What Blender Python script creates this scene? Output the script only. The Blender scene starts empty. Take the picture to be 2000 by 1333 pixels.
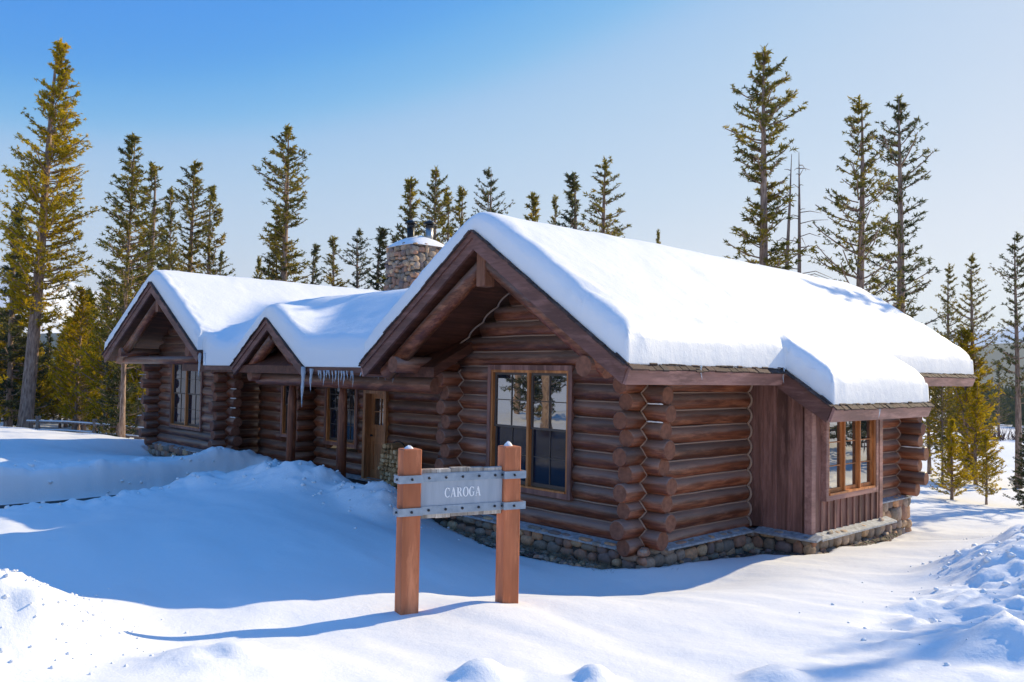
import bpy, math, random
import numpy as np
from mathutils import Vector, Matrix

R = math.radians
scene = bpy.context.scene
COL = scene.collection

# ------------------------------------------------------------------ camera
CAM = Vector((7.716, -9.853, 2.55))
right = Vector((0.67986, 0.73313, 0.01767)); up = Vector((0.01608, -0.03900, 0.99911)); fwd = Vector((-0.73316, 0.67897, 0.03830))
cd = bpy.data.cameras.new('camera'); cam = bpy.data.objects.new('camera', cd); COL.objects.link(cam)
cam.matrix_world = Matrix(((right.x, up.x, -fwd.x, CAM.x), (right.y, up.y, -fwd.y, CAM.y), (right.z, up.z, -fwd.z, CAM.z), (0, 0, 0, 1)))
cd.sensor_width = 36; cd.lens = 1617.4 / 2000 * 36; cd.clip_start = 0.1; cd.clip_end = 20000
scene.camera = cam

# ------------------------------------------------------------------ light
SUN_AZ, SUN_EL = R(81), R(29.6)
world = bpy.data.worlds.new('World'); scene.world = world; world.use_nodes = True
nt = world.node_tree; nt.nodes.clear()
sky = nt.nodes.new('ShaderNodeTexSky'); sky.sky_type = 'NISHITA'; sky.sun_disc = False
sky.sun_elevation = SUN_EL; sky.sun_rotation = R(90) - SUN_AZ
sky.altitude = 2600; sky.air_density = 1.0; sky.dust_density = 1.0; sky.ozone_density = 1.5
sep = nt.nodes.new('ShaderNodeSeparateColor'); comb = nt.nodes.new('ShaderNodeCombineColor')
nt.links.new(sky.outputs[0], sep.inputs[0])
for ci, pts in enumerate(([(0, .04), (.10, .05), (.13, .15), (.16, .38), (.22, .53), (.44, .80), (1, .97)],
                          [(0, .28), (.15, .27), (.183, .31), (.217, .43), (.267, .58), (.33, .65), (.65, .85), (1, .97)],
                          [(0, .84), (.2, .80), (.33, .80), (.4, .81), (.57, .84), (.9, .92), (1, .95)])):  # green and blue low ends raised so unseen upper sky brightens shaded snow
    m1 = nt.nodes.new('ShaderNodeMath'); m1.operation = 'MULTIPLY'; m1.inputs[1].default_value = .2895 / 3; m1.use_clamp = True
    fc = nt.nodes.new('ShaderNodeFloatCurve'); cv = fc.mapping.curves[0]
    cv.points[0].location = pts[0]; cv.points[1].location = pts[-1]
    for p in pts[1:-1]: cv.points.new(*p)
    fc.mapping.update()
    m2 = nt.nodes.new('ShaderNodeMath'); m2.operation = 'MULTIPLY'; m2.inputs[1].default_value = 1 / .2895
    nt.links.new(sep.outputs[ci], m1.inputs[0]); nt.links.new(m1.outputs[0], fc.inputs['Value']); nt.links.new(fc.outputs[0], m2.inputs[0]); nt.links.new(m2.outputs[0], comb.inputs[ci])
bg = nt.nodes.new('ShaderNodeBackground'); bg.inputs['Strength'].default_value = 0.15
wo = nt.nodes.new('ShaderNodeOutputWorld')
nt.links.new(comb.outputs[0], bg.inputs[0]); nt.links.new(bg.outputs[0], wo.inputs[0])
sd = bpy.data.lights.new('sun', 'SUN'); sd.energy = 3.05; sd.angle = R(0.53); sd.color = (1.0, 0.84, 0.55)
so = bpy.data.objects.new('sun', sd); COL.objects.link(so)
sdir = Vector((math.cos(SUN_AZ) * math.cos(SUN_EL), math.sin(SUN_AZ) * math.cos(SUN_EL), math.sin(SUN_EL)))
so.rotation_euler = (-sdir).to_track_quat('-Z', 'Y').to_euler(); so.location = sdir * 60
scene.view_settings.view_transform = 'Standard'; scene.view_settings.look = 'None'
scene.view_settings.exposure = 1.02; scene.view_settings.gamma = 1.0
scene.render.engine = 'CYCLES'
scene.cycles.max_bounces = 6; scene.cycles.diffuse_bounces = 4; scene.cycles.glossy_bounces = 3
scene.cycles.transmission_bounces = 4; scene.cycles.transparent_max_bounces = 6; scene.cycles.volume_bounces = 0
scene.cycles.use_denoising = True

rnd = random.Random(7)
rng = np.random.default_rng(11)

# ------------------------------------------------------------------ noise
_perm = np.random.default_rng(5).random((256, 256))
def vnoise(x, y):
    x = np.asarray(x, float); y = np.asarray(y, float)
    xi = np.floor(x).astype(int); yi = np.floor(y).astype(int); fx = x - xi; fy = y - yi
    fx = fx * fx * fx * (fx * (fx * 6 - 15) + 10); fy = fy * fy * fy * (fy * (fy * 6 - 15) + 10)
    g = lambda a, b: _perm[a & 255, b & 255]
    return (g(xi, yi) * (1 - fx) + g(xi + 1, yi) * fx) * (1 - fy) + (g(xi, yi + 1) * (1 - fx) + g(xi + 1, yi + 1) * fx) * fy - 0.5
def fbm(x, y, s, o=4):
    r = 0; a = 1.0
    for k in range(o):
        r = r + a * vnoise(x / s + 17.3 * k, y / s - 9.1 * k); s = s / 2.03; a *= 0.5
    return r
def sstep(a, b, x):
    t = np.clip((np.asarray(x, float) - a) / (b - a), 0, 1); return t * t * (3 - 2 * t)

# ------------------------------------------------------------------ materials
def mat(name, col=(.5, .5, .5), rough=.7, spec=.3, **kw):
    m = bpy.data.materials.new(name); m.use_nodes = True
    b = m.node_tree.nodes['Principled BSDF']
    b.inputs['Base Color'].default_value = (*col, 1); b.inputs['Roughness'].default_value = rough
    b.inputs['Specular IOR Level'].default_value = spec
    for k, v in kw.items(): b.inputs[k].default_value = v
    return m, m.node_tree, b
def nd(t, typ, **kw):
    n = t.nodes.new(typ)
    for k, v in kw.items():
        if k in n.inputs: n.inputs[k].default_value = v
        else: setattr(n, k, v)
    return n
def coords(t, scale=(1, 1, 1), out='Object'):
    tc = nd(t, 'ShaderNodeTexCoord'); mp = nd(t, 'ShaderNodeMapping'); mp.inputs['Scale'].default_value = scale
    t.links.new(tc.outputs[out], mp.inputs[0]); return mp.outputs[0]
def noise(t, vec, scale, detail=4, rough=.55, dist=0):
    n = nd(t, 'ShaderNodeTexNoise'); n.inputs['Scale'].default_value = scale; n.inputs['Detail'].default_value = detail
    n.inputs['Roughness'].default_value = rough; n.inputs['Distortion'].default_value = dist
    t.links.new(vec, n.inputs['Vector']); return n.outputs['Fac']
def ramp(t, fac, stops, interp='LINEAR'):
    r = nd(t, 'ShaderNodeValToRGB'); e = r.color_ramp.elements; r.color_ramp.interpolation = interp
    while len(e) < len(stops): e.new(0.5)
    for i, (p, c) in enumerate(stops):
        e[i].position = p; e[i].color = (*c, 1) if len(c) == 3 else c
    t.links.new(fac, r.inputs[0]); return r.outputs[0]
def mix(t, fac, a, b, typ='MIX'):
    m = nd(t, 'ShaderNodeMix', data_type='RGBA', blend_type=typ)
    for s, v in ((0, fac), (6, a), (7, b)):
        if isinstance(v, (int, float)): m.inputs[s].default_value = v
        elif isinstance(v, tuple): m.inputs[s].default_value = (*v, 1)
        else: t.links.new(v, m.inputs[s])
    return m.outputs[2]
def bump(t, b, fac, strength=.3, dist=.02, prev=None):
    n = nd(t, 'ShaderNodeBump'); n.inputs['Strength'].default_value = strength; n.inputs['Distance'].default_value = dist
    t.links.new(fac, n.inputs['Height'])
    if prev: t.links.new(prev, n.inputs['Normal'])
    t.links.new(n.outputs[0], b.inputs['Normal']); return n.outputs[0]
def island(t):
    g = nd(t, 'ShaderNodeNewGeometry'); return g.outputs['Random Per Island']

def wood_mat(name, c_dark, c_mid, c_light, axis, rough=.6, island_var=.35, grain=26, spec=.3, patch=1.3, bleach=None):
    """stained timber, grain running along the given axis"""
    m, t, b = mat(name, c_mid, rough, spec)
    s = [1.0, 1.0, 1.0]; s[axis] = .045
    v = coords(t, tuple(s)); g = noise(t, v, grain, 5, .6, .4)
    s2 = [1, 1, 1]; s2[axis] = .25
    v2 = coords(t, tuple(s2)); p = noise(t, v2, patch * 2, 4, .6)
    c = ramp(t, g, [(.25, c_dark), (.5, c_mid), (.78, c_light)])
    c2 = mix(t, ramp(t, p, [(.40, (0, 0, 0)), (.62, (.75, .75, .75))]), c, tuple(x * .45 for x in c_mid))
    v4 = coords(t, tuple(q * (.16 if i == axis else 1) for i, q in enumerate((1, 1, 1)))); p2 = noise(t, v4, 7, 5, .7)
    c2 = mix(t, ramp(t, p2, [(.50, (0, 0, 0)), (.68, (.8, .8, .8))]), c2, tuple(min(1, x * 1.15) for x in c_light))
    isl = nd(t, 'ShaderNodeMapRange'); isl.inputs[3].default_value = 1 - island_var; isl.inputs[4].default_value = 1 + island_var
    t.links.new(island(t), isl.inputs[0])
    if bleach:      # rain and sun have greyed the upper side of each log
        gm = nd(t, 'ShaderNodeNewGeometry'); sx_ = nd(t, 'ShaderNodeSeparateXYZ'); t.links.new(gm.outputs['Normal'], sx_.inputs[0])
        ad = nd(t, 'ShaderNodeMath', operation='MULTIPLY_ADD'); t.links.new(p2, ad.inputs[0]); ad.inputs[1].default_value = .9; t.links.new(sx_.outputs['Z'], ad.inputs[2])
        c2 = mix(t, ramp(t, ad.outputs[0], [(.46, (0, 0, 0)), (.80, (.6, .6, .6))]), c2, bleach)
    hs = nd(t, 'ShaderNodeHueSaturation'); t.links.new(isl.outputs[0], hs.inputs['Value']); t.links.new(c2, hs.inputs['Color'])
    t.links.new(hs.outputs[0], b.inputs['Base Color'])
    n1 = bump(t, b, g, .35, .012)
    v3 = coords(t, tuple(s2)); k = noise(t, v3, 5, 3)
    bump(t, b, k, .3, .03, n1)
    return m
LOGC = ((.040, .011, .006), (.178, .046, .017), (.36, .13, .06))
M_logx = wood_mat('log_stain_x', *LOGC, 0, .42, .32, 30, .5, bleach=(.235, .18, .152))
M_logy = wood_mat('log_stain_y', *LOGC, 1, .42, .32, 30, .5, bleach=(.235, .18, .152))
M_logz = wood_mat('log_stain_z', *LOGC, 2, .5, .3, 30, .4)
M_trim = wood_mat('trim_stain', (.27, .135, .115), (.36, .185, .155), (.44, .24, .20), 1, .55, .12, 22)
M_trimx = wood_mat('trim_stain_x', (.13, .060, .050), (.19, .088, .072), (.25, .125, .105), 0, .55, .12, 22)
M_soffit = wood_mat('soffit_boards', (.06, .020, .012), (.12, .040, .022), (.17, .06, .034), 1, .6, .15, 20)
M_siding = wood_mat('siding_stain', (.15, .070, .056), (.23, .108, .085), (.32, .16, .13), 2, .6, .22, 24)
M_orange = wood_mat('window_wood', (.40, .13, .04), (.55, .20, .06), (.68, .28, .10), 2, .5, .1, 20)
M_sash, _, _ = mat('sash_paint', (.10, .075, .062), .5)
M_king = wood_mat('king_block_wood', (.16, .06, .035), (.26, .11, .065), (.34, .16, .10), 2, .6, .1, 20)
M_door = wood_mat('door_wood', (.32, .13, .05), (.48, .21, .09), (.6, .28, .13), 2, .45, .1, 20)
M_post = wood_mat('sign_post_wood', (.50, .15, .065), (.62, .205, .095), (.72, .27, .13), 2, .65, .05, 20, .2, .8)
M_plank = wood_mat('weathered_plank', (.22, .17, .13), (.50, .43, .36), (.70, .63, .55), 2, .8, .35, 22)
M_chink, t, b = mat('chinking', (.27, .19, .13), .9)
b.inputs['Base Color'].default_value = (.36, .24, .18, 1)

def end_mat():
    m, t, b = mat('log_end_grain', (.1, .05, .035), .75)
    v = coords(t); n = noise(t, v, 14, 4); n2 = noise(t, v, 3, 2)
    c = ramp(t, n, [(.3, (.10, .038, .024)), (.7, (.32, .14, .085))])
    c = mix(t, n2, c, (.22, .09, .055)); t.links.new(c, b.inputs['Base Color']); bump(t, b, n, .4, .01)
    return m
M_end = end_mat()

def snow_mat(name, grain=.25, tint=(.87, .865, .86)):
    m, t, b = mat(name, tint, .55, .25)
    v = coords(t); n = noise(t, v, 3.2, 6, .6); n2 = noise(t, v, 45, 3, .7)
    a = bump(t, b, n, .35, .05); bump(t, b, n2, grain, .006, a)
    b.inputs['Subsurface Weight'].default_value = 0.0
    return m
M_snow = snow_mat('snow', .45)
M_rsnow = snow_mat('roof_snow_surface', .25)

M_ice, t, b = mat('ice', (.82, .90, .97), .12, .5)
b.inputs['Transmission Weight'].default_value = .55; b.inputs['IOR'].default_value = 1.31

def stone_mat(name='river_stone', k=1.0):
    m, t, b = mat(name, (.3, .25, .2), .8)
    isl = island(t)
    c = ramp(t, isl, [(0, (.27, .22, .18)), (.16, (.42, .31, .23)), (.3, (.66, .36, .20)), (.42, (.30, .23, .17)), (.55, (.45, .24, .16)),
                      (.68, (.45, .34, .27)), (.8, (.70, .46, .27)), (.9, (.25, .18, .16)), (1, (.50, .44, .39))], 'CONSTANT')
    v = coords(t); n = noise(t, v, 18, 5, .65)
    c = mix(t, ramp(t, n, [(.38, (.0, .0, .0)), (.8, (.7, .7, .7))]), c, (.12 * k, .095 * k, .075 * k))
    t.links.new(c, b.inputs['Base Color']); bump(t, b, n, .5, .02)
    return m
M_stone = stone_mat()
M_mortar, t, b = mat('mortar', (.075, .07, .065), .95); 
M_cap, t, b = mat('foundation_cap', (.34, .36, .38), .7)
v = coords(t); n = noise(t, v, 12, 4); t.links.new(ramp(t, n, [(.3, (.24, .25, .26)), (.7, (.5, .52, .55))]), b.inputs['Base Color'])

M_shingle, t, b = mat('cedar_shingle', (.08, .06, .05), .85)
c = ramp(t, island(t), [(0, (.06, .034, .028)), (.3, (.10, .060, .050)), (.55, (.15, .085, .07)), (.8, (.09, .07, .068)), (1, (.19, .10, .078))])
n = noise(t, coords(t, (1, 1, .2)), 40, 3); t.links.new(mix(t, n, c, (.04, .03, .027)), b.inputs['Base Color']); bump(t, b, n, .5, .01)

def glass_mat(name, base, ior, rough=.015):
    m, t, b = mat(name, base, rough, .5); b.inputs['IOR'].default_value = ior
    v = coords(t); n = noise(t, v, 2.2, 2); bump(t, b, n, .06, .02)
    return m
M_glass = glass_mat('window_glass', (.012, .016, .022), 3.3)
M_glass_low = glass_mat('screened_glass', (.008, .013, .028), 1.33, .05)
M_glass_mid = glass_mat('porch_glass', (.010, .014, .022), 1.35)
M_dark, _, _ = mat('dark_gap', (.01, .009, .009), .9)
M_metal, t, b = mat('galvanised_metal', (.33, .37, .42), .45, .5, Metallic=.35)
n = noise(t, coords(t), 9, 5, .65); t.links.new(ramp(t, n, [(.3, (.20, .25, .31)), (.7, (.34, .40, .47))]), b.inputs['Base Color'])
M_plate, t, b = mat('sign_plate_paint', (.34, .37, .42), .5, .4)
n = noise(t, coords(t, (1, 1, .12)), 14, 4, .7); t.links.new(ramp(t, n, [(.3, (.30, .34, .39)), (.62, (.37, .41, .46)), (.8, (.46, .45, .46))]), b.inputs['Base Color'])
M_bolt, _, _ = mat('bolt_steel', (.035, .035, .04), .35, .6, Metallic=.7)
M_white, _, _ = mat('letter_white', (.85, .85, .85), .5)
M_black, _, _ = mat('flue_black', (.018, .018, .02), .45, .4, Metallic=.3)
M_steel, _, _ = mat('flue_steel', (.45, .42, .40), .35, .5, Metallic=.8)
M_patio, t, b = mat('patio_stone', (.05, .045, .045), .8)
M_gravel, t, b = mat('gravel_bed', (.08, .07, .06), .95)
v = coords(t); vo = nd(t, 'ShaderNodeTexVoronoi'); vo.inputs['Scale'].default_value = 26; t.links.new(v, vo.inputs['Vector'])
c = mix(t, .75, ramp(t, noise(t, v, 6, 5), [(.3, (.07, .055, .045)), (.7, (.24, .19, .16))]), vo.outputs['Color'], 'MULTIPLY')
c = mix(t, .5, c, ramp(t, noise(t, v, 33, 3), [(.35, (.05, .042, .036)), (.7, (.34, .28, .22))]))
t.links.new(c, b.inputs['Base Color']); bump(t, b, vo.outputs['Distance'], .9, .04)

def bark_mat(name, a, c_):
    m, t, b = mat(name, a, .9)
    v = coords(t, (1, 1, .18)); n = noise(t, v, 16, 5, .65)
    t.links.new(ramp(t, n, [(.3, tuple(x * .35 for x in a)), (.5, a), (.75, c_)]), b.inputs['Base Color']); bump(t, b, n, .8, .03)
    return m
M_bark = bark_mat('pine_bark', (.28, .19, .145), (.50, .38, .30))
M_bark_grey = bark_mat('dead_wood', (.22, .16, .13), (.34, .27, .23))

def needle_mat(name, a, b_, c_):
    m = bpy.data.materials.new(name); m.use_nodes = True; t = m.node_tree; t.nodes.clear()
    out = nd(t, 'ShaderNodeOutputMaterial'); d = nd(t, 'ShaderNodeBsdfDiffuse'); tr = nd(t, 'ShaderNodeBsdfTranslucent')
    mx = nd(t, 'ShaderNodeMixShader'); mx.inputs[0].default_value = .45
    v = coords(t); n = noise(t, v, .9, 3, .6); n2 = noise(t, v, 9, 2)
    c = ramp(t, n, [(.3, a), (.5, b_), (.72, c_)]); c = mix(t, ramp(t, n2, [(.35, (0, 0, 0)), (.65, (.5, .5, .5))]), c, tuple(x * .6 for x in a))
    t.links.new(c, d.inputs[0]); t.links.new(c, tr.inputs[0])
    t.links.new(d.outputs[0], mx.inputs[1]); t.links.new(tr.outputs[0], mx.inputs[2]); t.links.new(mx.outputs[0], out.inputs[0])
    return m
M_gold = needle_mat('needles_gold_green', (.24, .21, .025), (.60, .43, .022), (.90, .60, .03))
M_olive = needle_mat('needles_olive', (.10, .11, .045), (.27, .23, .045), (.58, .40, .045))
M_dark_n = needle_mat('needles_dark', (.06, .085, .065), (.13, .14, .06), (.32, .26, .06))

# ------------------------------------------------------------------ mesh builder
class MB:
    def __init__(s): s.v = []; s.f = []; s.m = []; s.sm = []
    def add(s, vs, fs, mi=0, smooth=False):
        o = len(s.v); s.v += [tuple(p) for p in vs]; s.f += [tuple(i + o for i in f) for f in fs]
        s.m += [mi] * len(fs); s.sm += [smooth] * len(fs)
    def box(s, c, d, ax=None, mi=0, bev=0.0):
        """box centred at c, full dims d, optional 3 axes"""
        c = Vector(c); A = ax or (Vector((1, 0, 0)), Vector((0, 1, 0)), Vector((0, 0, 1)))
        hx, hy, hz = (q / 2 for q in d)
        if bev <= 0:
            vs = [c + A[0] * (hx * i) + A[1] * (hy * j) + A[2] * (hz * k) for i in (-1, 1) for j in (-1, 1) for k in (-1, 1)]
            fs = [(0, 1, 3, 2), (4, 6, 7, 5), (0, 4, 5, 1), (2, 3, 7, 6), (0, 2, 6, 4), (1, 5, 7, 3)]
            s.add(vs, fs, mi); return
        b = bev; vs = []; idx = {}
        for i in (-1, 1):
            for j in (-1, 1):
                for k in (-1, 1):
                    for a in range(3):
                        q = [hx - b, hy - b, hz - b]; q[a] += b
                        idx[(i, j, k, a)] = len(vs); vs.append(c + A[0] * (q[0] * i) + A[1] * (q[1] * j) + A[2] * (q[2] * k))
        fs = []
        def g(*p): return idx[p]
        for a in range(3):
            for sg in (-1, 1):
                o1, o2 = [q for q in range(3) if q != a]; pts = []
                for u, w in ((-1, -1), (1, -1), (1, 1), (-1, 1)):
                    t = [0, 0, 0]; t[a] = sg; t[o1] = u; t[o2] = w; pts.append(g(*t, a))
                fs.append(tuple(pts))
        for a in range(3):       # edges parallel to axis a
            o1, o2 = [q for q in range(3) if q != a]
            for u in (-1, 1):
                for w in (-1, 1):
                    t0 = [0, 0, 0]; t1 = [0, 0, 0]; t0[a] = -1; t1[a] = 1; t0[o1] = t1[o1] = u; t0[o2] = t1[o2] = w
                    fs.append((g(*t0, o1), g(*t1, o1), g(*t1, o2), g(*t0, o2)))
        for i in (-1, 1):
            for j in (-1, 1):
                for k in (-1, 1): fs.append((g(i, j, k, 0), g(i, j, k, 1), g(i, j, k, 2)))
        s.add(vs, fs, mi)
    def bb(s, x0, x1, y0, y1, z0, z1, mi=0, bev=0.0):
        s.box(((x0 + x1) / 2, (y0 + y1) / 2, (z0 + z1) / 2), (abs(x1 - x0), abs(y1 - y0), abs(z1 - z0)), None, mi, bev)
    def tube(s, pts, rad, n=10, mi=0, emi=None, cap=True, smooth=True):
        pts = [Vector(p) for p in pts]; k = len(pts)
        if not hasattr(rad, '__len__'): rad = [rad] * k
        prev = None; vs = []
        for i, p in enumerate(pts):
            d = (pts[min(i + 1, k - 1)] - pts[max(i - 1, 0)]).normalized()
            if prev is None:
                a = Vector((0, 0, 1)) if abs(d.z) < .9 else Vector((1, 0, 0)); u = d.cross(a).normalized()
            else: u = (prev - d * prev.dot(d)).normalized()
            prev = u; w = d.cross(u)
            for j in range(n):
                t = 2 * math.pi * j / n; vs.append(p + (u * math.cos(t) + w * math.sin(t)) * rad[i])
        fs = [(i * n + j, i * n + (j + 1) % n, (i + 1) * n + (j + 1) % n, (i + 1) * n + j) for i in range(k - 1) for j in range(n)]
        s.add(vs, fs, mi, smooth)
        if cap:
            e = mi if emi is None else emi; o = len(s.v) - len(vs)
            s.f += [tuple(o + j for j in range(n))[::-1], tuple(o + (k - 1) * n + j for j in range(n))]; s.m += [e, e]; s.sm += [False, False]
    def prism(s, poly, axis, a0, a1, mi=0):
        """polygon given in the two other axes (order x,y,z without axis), extruded along axis"""
        def P(p, a):
            q = list(p); q.insert(axis, a); return Vector(q)
        n = len(poly); vs = [P(p, a0) for p in poly] + [P(p, a1) for p in poly]
        fs = [tuple(range(n))[::-1], tuple(range(n, 2 * n))] + [(i, (i + 1) % n, n + (i + 1) % n, n + i) for i in range(n)]
        s.add(vs, fs, mi)
    def build(s, name, mats, parent=None, loc=None):
        me = bpy.data.meshes.new(name); me.from_pydata([tuple(p) for p in s.v], [], s.f)
        for m in (mats if isinstance(mats, (list, tuple)) else [mats]): me.materials.append(m)
        if s.f:
            me.polygons.foreach_set('material_index', s.m); me.polygons.foreach_set('use_smooth', s.sm)
        me.update(); bm_fix(me)
        o = bpy.data.objects.new(name, me); COL.objects.link(o)
        if parent is not None:
            o.parent = parent
            if parent.type == 'EMPTY': o.matrix_parent_inverse = parent.matrix_basis.inverted()
        return o
import bmesh
def bm_fix(me):
    b = bmesh.new(); b.from_mesh(me); bmesh.ops.recalc_face_normals(b, faces=b.faces); b.to_mesh(me); b.free()

def tag(o, label=None, cat=None, group=None, kind=None):
    if label: o['label'] = label
    if cat: o['category'] = cat
    if group: o['group'] = group
    if kind: o['kind'] = kind
    return o
def empty(name, loc, label, cat, group=None):
    o = bpy.data.objects.new(name, None); COL.objects.link(o); o.location = loc; o.empty_display_size = .2
    return tag(o, label, cat, group)
def npmesh(name, V, F, mats, parent=None, smooth=True):
    V = np.asarray(V, float); F = np.asarray(F, int); k = F.shape[1]
    me = bpy.data.meshes.new(name); me.vertices.add(len(V)); me.vertices.foreach_set('co', V.ravel())
    me.loops.add(F.size); me.loops.foreach_set('vertex_index', F.ravel())
    me.polygons.add(len(F)); me.polygons.foreach_set('loop_start', np.arange(0, F.size, k)); me.polygons.foreach_set('loop_total', np.full(len(F), k))
    me.polygons.foreach_set('use_smooth', np.full(len(F), smooth))
    me.update(calc_edges=True)
    for m in (mats if isinstance(mats, (list, tuple)) else [mats]): me.materials.append(m)
    o = bpy.data.objects.new(name, me); COL.objects.link(o)
    if parent is not None: o.parent = parent
    return o

# ------------------------------------------------------------------ terrain
CTRL = [(1.21, -5.13, .22), (1.5, -4.08, .22), (.81, -7.6, .43), (.87, -7.24, .36), (.95, -6.76, .29), (1.02, -6.28, .24), (1.09, -5.86, .25),
        (1.41, -4.63, .23), (-1.83, -7.89, .24), (-1.45, -7.53, .24), (-1.07, -7.16, .25), (-.34, -6.44, .27), (.54, -5.59, .26),
        (.09, -3.54, -.10), (.06, -2.69, -.22), (0, -1.9, -.34), (0, -1.3, -.36), (.7, -1.0, -.35), (1.15, -.6, -.32), (1.7, -.9, -.14), (1.3, -2.6, -.02), (2.2, -2.6, .14), (2.6, -4.0, .25),
        (1.05, .28, -.29), (1.07, 1.27, -.22), (1.4, 2.3, -.22), (1.7, 3.5, -.2), (1.7, 5.5, -.33), (1.4, 6.6, -.62), (1.3, 8.0, -.85), (.6, 9.2, -.8), (.6, 11, -.9),
        (.25, -.45, -.27), (-.83, -.83, -.28), (-1.73, -.85, -.28), (-2.66, -.8, -.28), (-4.3, -.5, -.26), (.5, .5, -.26), (.6, 1.4, -.26),
        (2.2, 0, -.05), (3.2, .3, .05), (3.7, 2.1, .05), (3.3, 4.9, .05), (3, 7.5, -.2), (3, 11, -.55), (5, -1.5, .35), (6, -3, .6), (5.5, 3, .35), (6, 7, .2),
        (4, -6.4, .5), (3.2, -5.6, .38), (4.5, -4.5, .42), (2.5, -7.5, .55), (1.5, -9, .7), (-.3, -8.6, .5), (-2.5, -9, .45),
        (7.7, -9.85, .95), (10, -6, .9), (10, 0, .8), (10, 8, .4), (4, -12, .9), (-2, -12, .6), (12, -14, 1), (0, -20, .9), (14, -20, 1.2), (20, 0, .8),
        (-1.5, -3.5, .0), (-3.3, -2.5, .06), (-3.6, -4.8, .16), (-3.5, -6.5, .22), (-5.5, -5.5, .18), (-5.5, -8, .25), (-7, -4, .08), (-7, -7, -.04), (-9, -9, -.1),
        (-6, -2.2, .2), (-8.5, -2.2, .18), (-9.3, -3, .10), (-9.3, -5, -.02), (-9.3, -7, -.06), (-9.2, -10, -.1),
        (-12.4, -8, .45), (-12.3, -4.95, .43), (-12.3, -2.8, .33), (-12.4, -1.2, .33), (-13, .2, .1), (-15.5, -1.2, -.02), (-15.6, -.1, -.36), (-18, -.2, -.36), (-20, -.2, -.36), (-18, -1.5, -.05),
        (-17.5, -3, .1), (-16, -6, .35), (-16, -12, .5), (-22, .6, -.02), (-22, -5, .2), (-26, -.5, 0), (-30.5, -2, .02), (-33, -6, .1), (-28, -9, .3), (-21, 3, -.4),
        (-25, 4, -.9), (-30, 5, -1.2), (-36, 3, -1.3), (-40, -4, -1.2), (-24, 9, -1.3), (-28, 12, -1.6), (-38, -14, -.8), (-25, -20, .5),
        (-7, 12, -1), (-15, 14, -1.3), (-2, 17, -1.2), (2, 19, -1.2), (8, 16, -.6), (16, 20, -.8), (-10, 26, -1.6), (0, 30, -1.8), (-24, 26, -2), (10, 35, -2), (-40, 16, -2), (30, 8, 0), (30, -20, 1)]
C_ = np.array(CTRL); _d = np.sqrt(((C_[:, None, :2] - C_[None, :, :2]) ** 2).sum(2) + .15)
_A = np.zeros((len(C_) + 1,) * 2); _A[:-1, :-1] = -_d; _A[:-1, -1] = 1; _A[-1, :-1] = 1
_w = np.linalg.solve(_A + np.diag([.02] * len(C_) + [0]), np.append(C_[:, 2], 0))
def rbf(x, y):
    x = np.asarray(x, float); sh = x.shape; x = x.ravel(); y = np.asarray(y, float).ravel(); r = np.full(x.shape, _w[-1])
    for i in range(len(C_)): r -= _w[i] * np.sqrt((x - C_[i, 0]) ** 2 + (y - C_[i, 1]) ** 2 + .15)
    return r.reshape(sh)
MOUNDS = [(-7.25, -1.35, .75, .42, 1), (-8.75, -1.5, .7, .30, 1), (-5.75, -1.0, .75, .27, 1), (-4.9, -1.25, .6, .36, 1), (-12.3, -.7, .9, .18, 1), (-9.35, -2.6, .6, .14, 1), (-8.0, -1.9, .7, .16, 1),
          (-.85, -8.3, .75, .34, .3), (.95, -8.3, .5, .28, 1), (.3, -8.9, .8, .34, 1), (2.1, -7.35, .45, .1, .6), (3.33, -6.02, .19, .12, .5), (3.85, -5.42, .14, .10, .5), (4.68, -4.45, .22, .11, .5),
          (5.75, -2.85, .35, .2, 1), (4.6, 3.4, 1.0, .42, 1), (4.4, 1.7, .9, .3, 1), (5.2, .9, 1.0, .3, 1), (4.2, 5.6, 1.0, .28, 1), (3.2, 8.6, .5, .1, 1)]
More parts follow.
